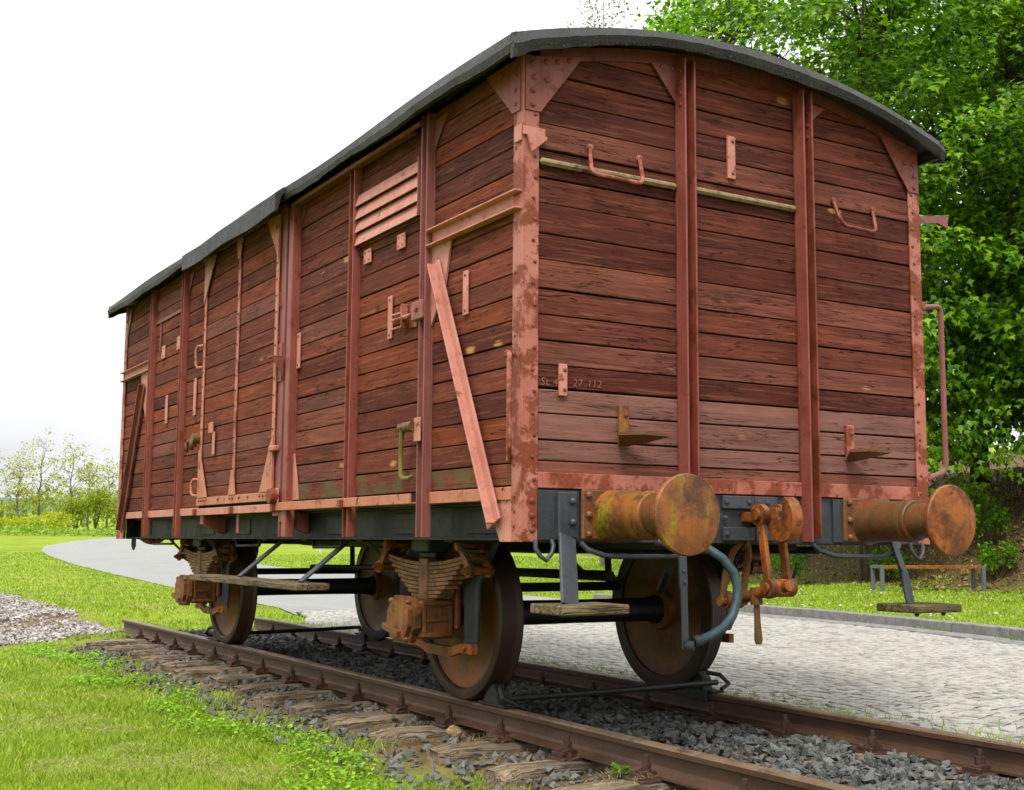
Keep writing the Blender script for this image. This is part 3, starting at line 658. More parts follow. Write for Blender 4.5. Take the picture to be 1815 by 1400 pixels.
part(MB().box(-1.33, 1.33, .06, L-.06, 1.13, 1.17), 'floor', 'black')
# --- corner posts (angle irons) with rivets
def corner(sx, y0, sy, mat='pink', matside=None):
    """sx side, y0 end plane, sy +1 when the wall extends to +y"""
    mb = MB(); zt = 3.31
    mb.box(sx*W, sx*(W-.011), y0, y0+sy*.092, .935, zt, .002)
    mb.box(sx*(W-.0112), sx*1.303, y0, y0+sy*.011, .937, zt+.002, .002)
    o = part(mb, 'corner_post', mat)
    rv = MB()
    for z in np.arange(1.02, 3.2, .105):
        rv.rivet((sx*(1.325+.01*((int(z*10)) % 2)), y0, z), (0, -sy, 0), .0115)
    for z in (.99, 1.06, 1.13): rv.rivet((sx*1.335, y0, z), (0, -sy, 0), .016); rv.rivet((sx*W, y0+sy*.062, z+.02), (sx, 0, 0), .011)
    for z in np.arange(1.3, 3.2, .31): rv.rivet((sx*W, y0+sy*.066, z), (sx, 0, 0), .010)
    rv.build('rivet_row', 'redrust', o, kind='stuff')
    return o
for sx in (-1, 1):
    for y0, sy in ((0, 1), (L, -1)): corner(sx, y0, sy, 'pinkrust')
def rivets(parent, pts, nrm, r=.012, mat='redrust'):
    m = MB()
    for p in pts: m.rivet(p, nrm, r)
    return m.build('rivet_row', mat, parent, kind='stuff')
def gusset(poly, axis, at, out, mat='pink', name='gusset_plate', riv=(), r=.013, parent=car, t=.008):
    """flat plate; out = direction sign of its outer face along axis"""
    o = part(MB().prism(poly, axis, at, at+out*t), name, mat, parent)
    if riv:
        f = at+out*t
        rivets(o, [((f, a, b) if axis == 'x' else (a, f, b)) for a, b in riv], (out, 0, 0) if axis == 'x' else (0, out, 0), r)
    return o
# end face: corner gussets, arch band, sill band, posts
for sx in (-1, 1):
    m = lambda P: [(sx*a, b) for a, b in P]
    gusset(m([(1.30, 3.03), (1.385, 3.03), (1.385, 3.30), (1.05, 3.36)]), 'y', .0, -1, 'red', riv=m([(1.345, 3.06), (1.345, 3.13), (1.34, 3.2), (1.345, 3.27), (1.27, 3.29), (1.2, 3.305), (1.13, 3.325), (1.265, 3.2)]), r=.016)
    gusset([(a, b) for a, b in ([(.092, 3.03), (.02, 3.03), (.02, 3.30), (.36, 3.30)])], 'x', sx*W, sx, 'red', riv=[(.06, 3.07), (.06, 3.14), (.06, 3.21), (.06, 3.28), (.2, 3.27)], r=.012)
xs = np.linspace(-1.30, 1.30, 25)
part(MB().prism([(x, archz(x)) for x in xs]+[(x, archz(x)+.07) for x in xs[::-1]], 'y', .0, .0105), 'arch_band', 'brown')
part(MB().box(-1.302, 1.302, -.003, .0115, 1.19, 1.266, .003), 'sill_band', 'pinkrust')
def end_post(x0, zb, zt, dep=.078, w=.074):
    """channel iron, open side out"""
    o = part(MB().box(x0, x0+w, -.004, .0112, zb, zt, .002), 'end_post', 'redrust')
    MB().box(x0, x0+.011, -dep, -.0042, zb, zt, .0025).build('flange', 'red', o)
    MB().box(x0+w-.011, x0+w, -dep, -.0042, zb+.025, zt, .0025).build('flange', 'redrust', o)
    return o
ep1 = end_post(-.455, .945, 3.47); ep2 = end_post(.385, .945, 3.465)
rivets(ep1, [(-.455, -.042, z) for z in (3.22, 3.28, 3.34, 3.40)], (-1, 0, 0)); rivets(ep2, [(.448, -.045, z) for z in (3.2, 3.27, 3.34, 3.41)], (-1, 0, 0))
gusset([(-.456, 3.24), (-.456, 3.44), (-.62, 3.43)], 'y', .002, -1, 'red', riv=[(-.48, 3.42), (-.55, 3.42)])
gusset([(.46, 3.27), (.46, 3.43), (.62, 3.41)], 'y', .002, -1, 'red')
# pipe rail across the end
part(MB().box(-1.30, -.456, -.018, .014, 2.768, 2.802, .012).box(-.36, .384, -.018, .014, 2.772, 2.806, .012), 'end_rail', 'pipe')
def u_iron(pts, r, mat, name, ends=True):
    # rounded corners
    P = [np.array(p, float) for p in pts]; out = [P[0]]
    for a, b, c in zip(P[:-2], P[1:-1], P[2:]):
        d0 = (a-b)/np.linalg.norm(a-b); d1 = (c-b)/np.linalg.norm(c-b); k = min(.045, .45*np.linalg.norm(a-b), .45*np.linalg.norm(c-b))
        for t in (0, .25, .5, .75, 1): out.append((1-t)**2*(b+d0*k)+2*t*(1-t)*b+t*t*(b+d1*k))
    out.append(P[-1]); mb = MB().tube(out, r, 8)
    if ends:
        for e in (P[0], P[-1]): mb.rivet(e, (0, -1, 0), r*1.9, .7)
    return part(mb, name, mat)
u_iron([(-1.0, .005, 2.905), (-1.035, -.062, 2.75), (-.715, -.062, 2.745), (-.69, .005, 2.90)], .011, 'pinkrust', 'grab_iron')
u_iron([(.685, .005, 2.885), (.66, -.062, 2.77), (.70, -.065, 2.725), (.955, -.062, 2.722), (1.0, .005, 2.875)], .011, 'redrust', 'grab_iron')
def tag_plate(x, z0, z1, w=.052):
    o = part(MB().box(x-w/2, x+w/2, -.004, .013, z0, z1, .003), 'tag_plate', 'pink'); rivets(o, [(x+.006, -.004, z0+.03), (x+.006, -.004, z1-.03)], (0, -1, 0), .011)
tag_plate(-1.16, 1.637, 1.793, .046); tag_plate(-.075, 2.89, 3.128, .052)
def lamp_bracket(x, z0, z1, mat):
    o = part(MB().box(x-.03, x+.03, -.006, .013, z0, z1, .003), 'lamp_bracket', mat); rivets(o, [(x+.008, -.006, z1-.05), (x+.008, -.006, z0+.03)], (0, -1, 0), .015)
    mb = MB().prism([(x-.03, .0), (x-.105, -.10), (x+.02, -.13), (x+.20, -.115), (x+.09, -.03), (x+.03, .0)], 'z', z0-.004, z0+.012)
    mb.v = [(a, b, c+(.02*(a-x) if a > x else -.04*(a-x))-.38*b) for a, b, c in mb.v]; mb.build('blade', 'rustbrown', o)
lamp_bracket(-.80, 1.415, 1.615, 'rustmoss'); lamp_bracket(.765, 1.40, 1.60, 'pinkrust')
# corner signal bracket on the left post, lamp arm on the right post
mb = MB().box(-1.408, -1.3952, .005, .065, 2.872, 2.955, .003).box(-1.40, -1.275, -.012, -.002, 2.90, 2.945, .002)
mb.prism([(-1.385, 2.90), (-1.275, 2.90), (-1.275, 2.888), (-1.36, 2.815)], 'y', -.03, -.014); part(mb, 'signal_bracket', 'pink')
mb = MB().prism([(1.39, 2.845), (1.47, 2.868), (1.58, 2.885), (1.645, 2.868), (1.67, 2.862), (1.67, 2.945), (1.64, 2.938), (1.57, 2.925), (1.47, 2.915), (1.39, 2.895)], 'y', .02, .03); part(mb, 'lamp_arm', 'mauve')
hr = u_iron([(1.40, .04, 2.345), (1.60, .04, 2.372), (1.60, .04, 1.37), (1.41, .04, 1.315)], .0165, 'mauve', 'corner_handrail', False)
MB().box(1.385, 1.45, .02, .06, 2.30, 2.38, .006).rivet((1.43, .02, 2.34), (0, -1, 0), .016).build('handrail_foot', 'mauve', hr); MB().box(1.385, 1.45, .02, .06, 1.28, 1.36, .006).rivet((1.43, .02, 1.32), (0, -1, 0), .016).build('handrail_foot', 'mauve', hr)
u_iron([(-1.375, .16, 1.845), (-1.40, .10, 1.83), (-1.452, .02, 1.835), (-1.452, .02, 1.36), (-1.40, .10, 1.335), (-1.37, .14, 1.335)], .013, 'pinkrust', 'corner_handle')
# faint chalk lettering on one plank
def lettering(txt, x, z, size):
    cu = bpy.data.curves.new('chalk_lettering', 'FONT'); cu.body = txt; cu.size = size; cu.extrude = .0005; cu.space_character = 1.15; cu.shear = .15
    o = bpy.data.objects.new('chalk_lettering', cu); o.rotation_euler = (PI/2, 0, 0); cu.materials.append(MAT['chalk'])
    COL.objects.link(o); dg = bpy.context.evaluated_depsgraph_get(); me = bpy.data.meshes.new_from_object(o.evaluated_get(dg)); COL.objects.unlink(o); bpy.data.objects.remove(o)
    o = bpy.data.objects.new('chalk_lettering', me); o.rotation_euler = (PI/2, 0, 0); link(o, ew, (x, .0085, z)); return o
lettering('St 4', -1.285, 1.684, .054); lettering('27', -1.10, 1.69, .052); lettering('.112', -1.03, 1.693, .052)

# --- side posts
def side_post(yn, zb=.955, zt=3.30, mat='red', sx=-1, w=.076, dep=.05, mat2='redrust'):
    """channel iron, open side out; yn is its near flange"""
    o = part(MB().box(sx*(XB-.006), sx*(XB+.006), yn, yn+w, zb, zt, .002), 'side_post', mat2)
    for a, m_ in ((yn, mat), (yn+w-.011, mat2)):
        MB().box(sx*(XB+.0062), sx*(XB+dep), a, a+.011, zb, zt, .0025).build('flange', m_, o)
    if sx < 0: rivets(o, [(sx*(XB+.006), yn+.038, z) for z in list(np.arange(1.3, 3.1, .45))]+[(sx*(XB+.006), yn+.038, z) for z in (1.0, 1.06)], (sx, 0, 0), .010)
    return o
for yn, mt in ((.962, 'mauve'), (1.96, 'red'), (5.665, 'red'), (6.72, 'red')): side_post(yn, mat=mt, mat2='mauve' if mt == 'mauve' else 'redrust')
for yn in (.96, 1.95, 5.9, 6.9): side_post(yn, sx=1)
for y0, poly in ((1.0, [(.975, 3.06), (.975, 3.26), (.80, 3.26)]), (3.0, [(2.955, 3.10), (2.955, 3.26), (2.86, 3.26)]), (5.6, [(5.65, 3.08), (5.65, 3.26), (5.52, 3.26)])):
    gusset(poly, 'x', -XB-.002, -1, 'brown')
gusset([(7.82, 3.0), (7.82, 3.28), (7.66, 3.28)], 'x', -XB-.002, -1, 'brown')
# doorway post pair
mb = MB(); mb.box(-XB+.006, -XB-.058, 2.985, 2.998, .955, 3.27, .0025).box(-XB-.047, -XB-.0592, 2.9982, 3.06, .957, 3.268, .0025); side_d = part(mb, 'door_post', 'red')
mb = MB(); mb.box(-XB+.006, -XB-.052, 3.125, 3.138, .955, 3.27, .0025).box(-XB-.042, -XB-.0532, 3.1382, 3.26, 1.10, 3.268, .0025); part(mb, 'door_post', 'mauve')
gusset([(2.98, 1.205), (2.885, 1.205), (2.915, 1.33), (2.98, 1.52)], 'x', -XB-.002, -1, 'pink', t=.012)
part(MB().box(-XB+.006, -XB-.052, 4.99, 5.003, 1.12, 3.27, .0025), 'door_post', 'brown')
# side sill bands and lower door rail
for a, b, mt in ((.10, .953, 'orange'), (5.07, 7.83, 'pink')): part(MB().box(-XB+.002, -XB-.013, a, b, 1.134, 1.197, .003), 'sill_band', mt)
part(MB().box(XB-.002, XB+.013, .1, 7.8, 1.134, 1.197, .003), 'sill_band', 'pink')
dr = part(MB().box(-XB-.062, -XB-.078, 1.06, 3.16, 1.135, 1.190, .003).box(-XB-.062, -XB-.03, 1.06, 3.16, 1.135, 1.145, .002), 'door_rail', 'orange')
part(MB().box(-XB-.062, -XB-.078, 3.165, 5.07, 1.128, 1.183, .003).box(-XB+.01, -XB-.06, 3.165, 5.06, 1.15, 1.182, .002), 'door_rail', 'pink')
for y in (1.98, 3.15, 4.05, 4.98): MB().box(-XB-.075, -XB-.105, y-.02, y+.02, 1.128, 1.182, .005).build('rail_lug', 'redrust', dr)
# lower corner gussets, Z bars, diagonal braces
for my in (0, 1):
    f = (lambda y: L-y) if my else (lambda y: y)
    P = lambda pts: [(f(a), b) for a, b in pts]
    gusset(P([(.02, .936), (.215, .936), (.335, 1.134), (.335, 1.197), (.02, 1.197)]), 'x', -W+.0115, 1, 'pink', t=.006)
    a, b = sorted((f(.01), f(.958 if not my else 1.12)))
    part(MB().box(-XB-.004, -XB-.014, a, b, 2.535, 2.628, .002).box(-XB-.0142, -XB-.055, a, b, 2.620, 2.629, .002).box(-XB-.0142, -XB-.055, a, b, 2.534, 2.543, .002), 'belt_rail', 'pink')
    gusset(P([(.985, 2.534), (.735, 2.534), (.80, 2.30), (.955, 2.10)]), 'x', -XB-.003, -1, 'pink', t=.012)
    p, q = np.array((-XB-.03, f(.90), 2.42)), np.array((-XB-.03, f(.225), 1.02)); d = (q-p)/np.linalg.norm(q-p); side = np.cross(d, (1, 0, 0))*(1 if not my else -1)
    mb = MB().bar(p, q, .125, .012, (1, 0, 0)); s2 = side*.008; mb.bar(p+s2+np.array((-.024, 0, 0)), q+s2+np.array((-.024, 0, 0)), .012, .045, (1, 0, 0))
    part(mb, 'diagonal_brace', 'pink' if not my else 'brown')
# --- ventilation louvre
lv = part(MB().box(-XB-.001, -XB-.012, 1.09, 1.97, 2.735, 3.07, .002), 'ventilator', 'brown')
for i in range(4):
    z1 = 3.07-.083*i; ax = ((0, 1, 0), (-.30, 0, -.954), (-.954, 0, .30))
    MB().box(1.09, 1.985, 0, .083, .0, .006, .002, ax, (-XB-.014, 0, z1)).build('slat', 'pink', lv)
MB().box(-XB-.012, -XB-.05, 1.075, 1.083, 2.74, 3.08, .002).build('end_plate', 'mauve', lv)
for y, z in ((1.36, 2.655), (1.83, 2.66)):
    o = MB().box(-XB-.002, -XB-.014, y-.05, y+.05, z-.045, z+.045, .003).build('latch_plate', 'pink', lv); 
    rv = MB()
    for a in (-.028, .028):
        for b in (-.025, .025): rv.rivet((-XB-.014, y+a, z+b), (-1, 0, 0), .007)
    rv.build('rivet_row', 'redrust', lv, kind='stuff')
# closed hatch at the far bay
ht = part(MB().box(-XB-.002, -XB-.014, 5.80, 6.72, 2.955, 2.985, .002).box(-XB-.002, -XB-.014, 6.52, 6.55, 2.68, 2.953, .002), 'hatch_frame', 'brown')
def side_tag(y, z0, z1, w=.06, mat='pink', nm='tag_plate'):
    o = part(MB().box(-XB-.002, -XB-.014, y-w/2, y+w/2, z0, z1, .003), nm, mat); rivets(o, [(-XB-.014, y, z0+.025), (-XB-.014, y, z1-.025)], (-1, 0, 0), .009)
side_tag(.575, 2.10, 2.335, .052); side_tag(2.95, 2.10, 2.345, .055); side_tag(1.49, 2.10, 2.355, .05); side_tag(6.24, 1.98, 2.24, .06); side_tag(5.36, 1.98, 2.30, .06); side_tag(6.42, 2.60, 2.72, .10); side_tag(5.92, 2.62, 2.74, .10); side_tag(2.06, 2.33, 2.57, .04)
# --- bolt latch on the second post
lt = part(MB().box(-XB-.0, -XB-.068, .965, 1.10, 2.14, 2.245, .006), 'bolt_latch', 'mauve')
MB().tube([(-XB-.045, 1.10, 2.185), (-XB-.045, 1.37, 2.185)], .014, 8).rivet((-XB-.068, 1.03, 2.20), (-1, 0, 0), .020, .9).build('bolt', 'pinkrust', lt)
MB().box(-XB-.0, -XB-.012, 1.14, 1.24, 2.125, 2.265, .003).box(-XB-.012, -XB-.06, 1.238, 1.248, 2.125, 2.265, .003).build('keeper_plate', 'pinkrust', lt)
MB().bar((-XB-.03, 1.25, 2.225), (-XB-.03, 1.42, 2.225), .012, .012).bar((-XB-.03, 1.25, 2.145), (-XB-.03, 1.42, 2.145), .012, .012).bar((-XB-.03, 1.42, 2.14), (-XB-.03, 1.42, 2.23), .012, .012, (1, 0, 0)).bar((-XB-.03, 1.42, 2.185), (-XB-.008, 1.48, 2.185), .012, .02).build('guide', 'pink', lt)
# --- hanging crank handle, second post
hd = part(MB().lathe([(0, -.09), (.026, -.09), (.03, -.06), (.026, -.03), (.03, 0), (.024, .03), (.024, .06), (0, .06)], 'y', (-XB-.075, 1.13, 1.555), 12), 'crank_handle', 'rustbrown')
MB().tube([(-XB-.08, 1.16, 1.55), (-XB-.085, 1.16, 1.42), (-XB-.085, 1.155, 1.30), (-XB-.08, 1.14, 1.275), (-XB-.07, 1.08, 1.275), (-XB-.06, 1.06, 1.29)], [.015, .013, .014, .014, .012, .010], 8).build('lever', 'mossmetal', hd)
MB().box(-XB-.054, -XB-.064, .975, 1.05, 1.47, 1.60, .003).build('bearing', 'pink', hd)
# --- sliding door
XD = XB+.062
door = part(MB().box(-XD+.03, -XD+.045, 3.20, 4.96, 1.21, 3.24), 'sliding_door', 'black')
rs = random.Random(77); z = 1.225
while z < 3.22:
    h = min(rs.uniform(.112, .13), 3.235-z); 
    if 3.235-z-h < .05: h = 3.235-z
    MB().box(-XD+.03, -XD+rs.uniform(0, .006), 3.21, 4.95, z+.003, z+h-.003, .003).build('plank', 'wood_y', door, tone=rs.choice((0, -.2, .64, -.5, .2, .7)), algae=0.0); z += h
for y, w, mt in ((4.925, .045, 'orange'), (4.075, .045, 'pinkrust'), (3.235, .05, 'orange')):
    o = MB().box(-XD-.002, -XD-.013, y-w/2, y+w/2, 1.27, 3.235, .003).build('strap', mt, door)
    rv = MB(); 
    for zz in np.arange(1.35, 3.2, .118): rv.rivet((-XD-.013, y, zz), (-1, 0, 0), .011)
    rv.build('rivet_row', 'redrust', door, kind='stuff')
MB().box(-XD-.003, -XD-.016, 3.17, 4.99, 1.205, 1.268, .003).build('bottom_band', 'orange', door)
for poly in ([(4.95, 1.27), (4.70, 1.27), (4.90, 1.62), (4.95, 1.66)], [(3.21, 1.27), (3.46, 1.27), (3.26, 1.60), (3.21, 1.66)], [(4.95, 3.23), (4.66, 3.23), (4.90, 2.92), (4.95, 2.86)], [(3.21, 3.23), (3.46, 3.23), (3.26, 2.98), (3.21, 2.90)], [(4.15, 1.27), (4.0, 1.27), (4.05, 1.46), (4.1, 1.46)], [(4.15, 3.23), (4.0, 3.23), (4.05, 3.08), (4.1, 3.08)]):
    MB().prism(poly, 'x', -XD-.0135, -XD-.021).build('gusset', 'orange', door)
rv = MB()
for y in list(np.arange(3.24, 3.46, .07))+list(np.arange(4.72, 4.95, .06))+[3.7, 3.9, 4.05, 4.12, 4.4]: rv.rivet((-XD-.021, y, 1.245), (-1, 0, 0), .011)
rv.build('rivet_row', 'redrust', door, kind='stuff')
for z0, z1 in ((2.34, 2.52), (1.29, 1.42)):
    MB().tube([(-XD-.01, 4.94, z1), (-XD-.04, 5.0, z1), (-XD-.05, 5.02, z1-.03), (-XD-.05, 5.02, z0+.03), (-XD-.04, 5.0, z0), (-XD-.01, 4.94, z0)], .011, 8).build('pull_handle', 'orange', door)
MB().lathe([(0, -.03), (.05, -.03), (.055, 0), (.05, .03), (0, .03)], 'x', (-XD-.03, 3.15, 1.235), 18).build('roller', 'pinkrust', door); MB().box(-XD-.0, -XD-.012, 3.10, 3.2, 1.19, 1.29, .02).build('roller_plate', 'pink', door)
# lock on the door's far edge and keeper on near post
lk = part(MB().lathe([(0, -.05), (.04, -.05), (.045, 0), (.04, .05), (0, .05)], 'x', (-XD-.02, 4.98, 1.755), 12), 'door_lock', 'rustbrown')
MB().tube([(-XD-.03, 4.97, 1.78), (-XD-.03, 5.26, 1.735)], .014, 8).tube([(-XD-.03, 5.26, 1.74), (-XD-.03, 5.265, 1.66)], .017, 8).tube([(-XD-.03, 5.12, 1.76), (-XD-.03, 5.125, 1.67)], .02, 8).tube([(-XD-.03, 5.03, 1.755), (-XD-.03, 5.03, 1.69)], .016, 8).build('bolt', 'rustbrown', lk)
MB().box(-XD-.013, -XD-.02, 4.54, 4.60, 1.60, 1.78, .006).box(-XD-.012, -XD-.03, 4.58, 4.68, 1.77, 1.86, .006).build('hasp', 'orange', lk)
kp = part(MB().box(-XB-.053, -XB-.063, 3.135, 3.235, 2.03, 2.30, .003), 'door_keeper', 'red')
MB().box(-XB-.06, -XB-.145, 3.10, 3.20, 2.19, 2.20, .002).prism([(-XB-.06, 2.06), (-XB-.145, 2.19), (-XB-.06, 2.19)], 'y', 3.10, 3.112).build('keeper_arm', 'red', kp); rivets(kp, [(-XB-.063, 3.18, 2.06), (-XB-.063, 3.18, 2.27)], (-1, 0, 0), .011)
part(MB().box(-XB-.053, -XB-.10, 3.14, 3.25, 1.545, 1.585, .008), 'door_stop', 'orange')
# hanging brackets of the lower door rail and floor
for y, w in ((4.86, .09), (3.05, .07)): part(MB().prism([(-1.20, .96), (-XB-.05, 1.06), (-XB-.05, 1.135), (-1.20, 1.135)], 'y', y, y+w), 'rail_bracket', 'red')
part(MB().box(-XB-.02, -XB-.035, 4.03, 4.08, .985, 1.13, .003), 'rail_hanger', 'red')

# --- roof
YR0, YR1, XR, XRR = -.135, L+.135, 1.53, 1.45
def roofz(x): return 3.572-.112*(x+.07)**2
mb = MB(); xs = np.linspace(-XR, XRR, 33); yy = np.linspace(YR0, YR1, 30)
rsn = np.random.default_rng(4)
dz = rsn.normal(0, .004, (len(yy), len(xs)))
for lv_, (dzz, dd) in enumerate(((0, 1), (-.032, 0))):
    mb.v += [(x, y, roofz(x)+dzz+dz[j, i]*dd+.010*math.sin(y*2.2)*dd*abs(x/XR)**3) for j, y in enumerate(yy) for i, x in enumerate(xs)]
nx_, ny_ = len(xs), len(yy); K = nx_*ny_
for j in range(ny_-1):
    for i in range(nx_-1):
        a = j*nx_+i; mb.f.append((a, a+1, a+nx_+1, a+nx_)); mb.f.append((K+a, K+a+nx_, K+a+nx_+1, K+a+1)); mb.sm += [True, True]
for j in range(ny_-1):
    for i, fl in ((0, 1), (nx_-1, 0)):
        a = j*nx_+i; mb.f.append((a, a+nx_, K+a+nx_, K+a) if fl else (a, K+a, K+a+nx_, a+nx_)); mb.sm.append(False)
for i in range(nx_-1):
    for j in (0, ny_-1): a = j*nx_+i; mb.f.append((a, a+1, K+a+1, K+a)); mb.sm.append(False)
roof = part(mb, 'roof', 'felt')
def fascia_end(y, s):
    m = MB(); xs = np.linspace(-XR-.012, XRR+.012, 60); r = random.Random(3)
    top = [(x, roofz(x)+.008) for x in xs]; bot = [(x, roofz(x)-.086-.010*math.sin(x*4+1)+r.uniform(-.004, .004)-(.02 if abs(x) > 1.45 else 0)) for x in xs]
    vs = []
    for (a, b), (c_, d_) in zip(top, bot):
        vs += [(a, y, b), (a, y+s*.02, (b+d_)/2), (c_, y+s*.004, d_), (c_, y-s*.014, d_), (a, y-s*.014, b)]
    m.add(vs, [(i*5+k, i*5+(k+1) % 5, (i+1)*5+(k+1) % 5, (i+1)*5+k) for i in range(59) for k in range(5)]+[tuple(range(5)), tuple(59*5+k for k in range(5))[::-1]])
    o = m.build('fascia', 'felt', roof)
    if s < 0:
        rv = MB()
        for x in np.arange(-1.45, 1.42, .028): rv.rivet((x, y+s*.011, roofz(x)-.072+random.uniform(-.003, .003)), (0, s, 0), .0045, .8, 5)
        rv.build('nail_row', 'black', roof, kind='stuff')
fascia_end(YR0, -1); fascia_end(YR1, 1)
for sx, XE in ((-1, XR), (1, XRR)):
    m = MB(); ys_ = np.linspace(YR0-.008, YR1+.008, 90); r = random.Random(5); vs = []
    for y in ys_:
        b = .088+.012*math.sin(y*2.1)+.008*math.sin(y*5.3+1)+r.uniform(-.004, .004); o_ = .012*math.sin(y*1.7+.4)
        zt = roofz(sx*XE)+.008+.010*math.sin(y*2.2)
        vs += [(sx*(XE-.012), y, zt+.006), (sx*(XE+.006+o_*.3), y, zt), (sx*(XE+.012+o_), y, zt-b*.6), (sx*(XE+.002+o_), y, zt-b), (sx*(XE-.012), y, zt-b)]
    m.add(vs, [(i*5+k, i*5+(k+1) % 5, (i+1)*5+(k+1) % 5, (i+1)*5+k) for i in range(89) for k in range(5)]+[tuple(range(5)), tuple(89*5+k for k in range(5))[::-1]])
    m.build('fascia', 'felt', roof)
m = MB(); ys_ = np.linspace(2.92, 5.16, 24); vs = []
for y in ys_:
    q = .006*math.sin(y*5); vs += [(-1.50, y, 3.345), (-1.545, y, 3.335+q), (-1.60, y, 3.29+q), (-1.598, y, 3.165+q*1.5), (-1.58, y, 3.165+q*1.5), (-1.56, y, 3.27)]
m.add(vs, [(i*6+k, i*6+(k+1) % 6, (i+1)*6+(k+1) % 6, (i+1)*6+k) for i in range(23) for k in range(6)]+[tuple(range(6)), tuple(23*6+k for k in range(6))[::-1]])
m.build('door_canopy', 'felt', roof)
part(MB().tube([(-XB-.07, 1.0, 3.245), (-XB-.07, 2.95, 3.245)], .016, 8).box(-XB-.02, -XB-.06, 1.15, 2.98, 3.235, 3.25), 'door_track', 'brown')
part(MB().box(-XB-.01, -XB-.06, 3.15, 5.1, 3.255, 3.30, .003), 'door_track', 'brown')

# --- headstock, buffers
def headstock(y0, s):
    hs = part(MB().box(-1.302, 1.302, y0-s*.004, y0-s*.016, .935, 1.188, .003).box(-1.30, 1.30, y0-s*.016, y0-s*.10, .935, .950, .002).box(-1.30, 1.30, y0-s*.016, y0-s*.10, 1.172, 1.187, .002), 'headstock', 'grey'); return hs
hs = headstock(.01, -1); headstock(L-.01, 1)
for x0, x1 in ((-1.30, -1.07), (.62, .71)): MB().box(x0, x1, -.003, .005, .945, 1.18, .002).build('doubler_plate', 'grey', hs)
for x0, x1, z0, z1 in ((-.175, .04, 1.115, 1.182), (-.175, .04, .95, 1.02), (.045, .20, .95, 1.182)): MB().box(x0, x1, -.014, .004, z0, z1, .003).build('coupler_plate', 'grey', hs)
rv = MB()
for x, z in ((-.235, 1.14), (-.235, 1.06), (-.155, 1.15), (-.155, .985), (-.165, 1.065), (.0, 1.15), (.07, 1.15), (.13, 1.15), (-.235, .99)): rv.rivet((x, -.014 if x > -.2 else .004, z), (0, -1, 0), .017)
rv.build('rivet_row', 'grey', hs, kind='stuff')
def buffer(x, y0, s, mat, disc):
    """s -1 points to -y"""
    z = 1.062
    bp = part(MB().box(x-.185, x+.185, y0+s*.0, y0+s*.022, .945, 1.192, .012), 'buffer', 'rustbrown')
    rv = MB()
    for a in (-.150, .150):
        for b in (-.095, .0, .095): rv.rivet((x+a, y0+s*.022, z+b+.006), (0, s, 0), .020, 1.0)
    rv.build('bolt_row', 'rustbrown', bp, kind='stuff')
    S_ = lambda P: [(r, s*h) for r, h in P]
    MB().lathe(S_([(.130, .02), (.126, .035), (.118, .07), (.113, .12), (.111, .2), (.111, .355), (.106, .362), (.093, .362)]), 'y', (x, y0, z), 40).build('casing', mat, bp)
    MB().lathe(S_([(.108, .30), (.1165, .302), (.1165, .325), (.108, .327)]), 'y', (x, y0, z), 40).build('collar', mat, bp)
    MB().lathe(S_([(.093, .30), (.093, .47), (.099, .50), (.120, .545), (.14, .565)]), 'y', (x, y0, z), 40).build('plunger', 'rustbrown', bp)
    MB().lathe(S_([(.13, .560), (.178, .568), (.185, .574), (.186, .590), (.180, .598), (.12, .607), (.06, .611), (.001, .612)]), 'y', (x, y0, z), 56).build('disc', disc, bp)
buffer(-.875, .004, -1, 'rustmoss', 'rustmoss'); buffer(.875, .004, -1, 'rustbrown', 'rust')
for x in (-.875, .875): buffer(x, L-.004, 1, 'rust', 'rust')
# --- draw hook and screw coupling
hk = [(.02, 1.095), (-.13, 1.10), (-.19, 1.118), (-.245, 1.118), (-.262, 1.10), (-.262, 1.065), (-.272, 1.055), (-.285, 1.062), (-.292, 1.09), (-.296, 1.165), (-.312, 1.172), (-.345, 1.148), (-.368, 1.105), (-.376, 1.05), (-.365, .995), (-.335, .955), (-.29, .940), (-.24, .950), (-.20, .985), (-.175, 1.035), (-.13, 1.045), (.02, 1.045)]
mb = MB().prism(hk, 'x', -.036, .036); dh = part(mb, 'draw_hook', 'rust')
dh.data.polygons.foreach_set('use_smooth', [True]*len(dh.data.polygons)); bv = dh.modifiers.new('round', 'BEVEL'); bv.width = .024; bv.segments = 5; bv.limit_method = 'ANGLE'
MB().lathe([(0, -.105), (.030, -.105), (.032, -.07), (.032, .07), (.030, .105), (0, .105)], 'x', (0, -.165, 1.082), 18).build('pin', 'rust', dh)
def eye_bar(p, q, r0, r1, w0, t, name, mat):
    """flat link with round eyes at both ends"""
    p, q = np.array(p, float), np.array(q, float); d = (q-p)/np.linalg.norm(q-p)
    m = MB().lathe([(.001, -t), (r0, -t), (r0, t), (.001, t)], 'x', p, 20).lathe([(.001, -t), (r1, -t), (r1, t), (.001, t)], 'x', q, 20)
    m.bar(p+d*r0*.5, q-d*r1*.5, w0, t*1.5, (1, 0, 0), .006); return part(m, name, mat)
for sx in (-1, 1): eye_bar((sx*.062, -.165, 1.082), (sx*.068, -.225, .715), .056, .048, .050, .018, 'coupling_link', 'rust')
sc = part(MB().lathe([(0, -.10), (.028, -.10), (.028, -.06), (.045, -.06), (.045, .06), (.028, .06), (.028, .10), (0, .10)], 'x', (0, -.225, .712), 18).tube([(0, -.30, .728), (0, -.02, .668), (0, .16, .628)], .030, 12).tube([(0, -.26, .72), (0, -.14, .694)], .042, 12), 'coupling_screw', 'rust')
MB().lathe([(0, -.09), (.025, -.09), (.025, -.055), (.04, -.055), (.04, .055), (.025, .055), (.025, .09), (0, .09)], 'x', (0, .13, .633), 18).build('trunnion_nut', 'rust', sc)
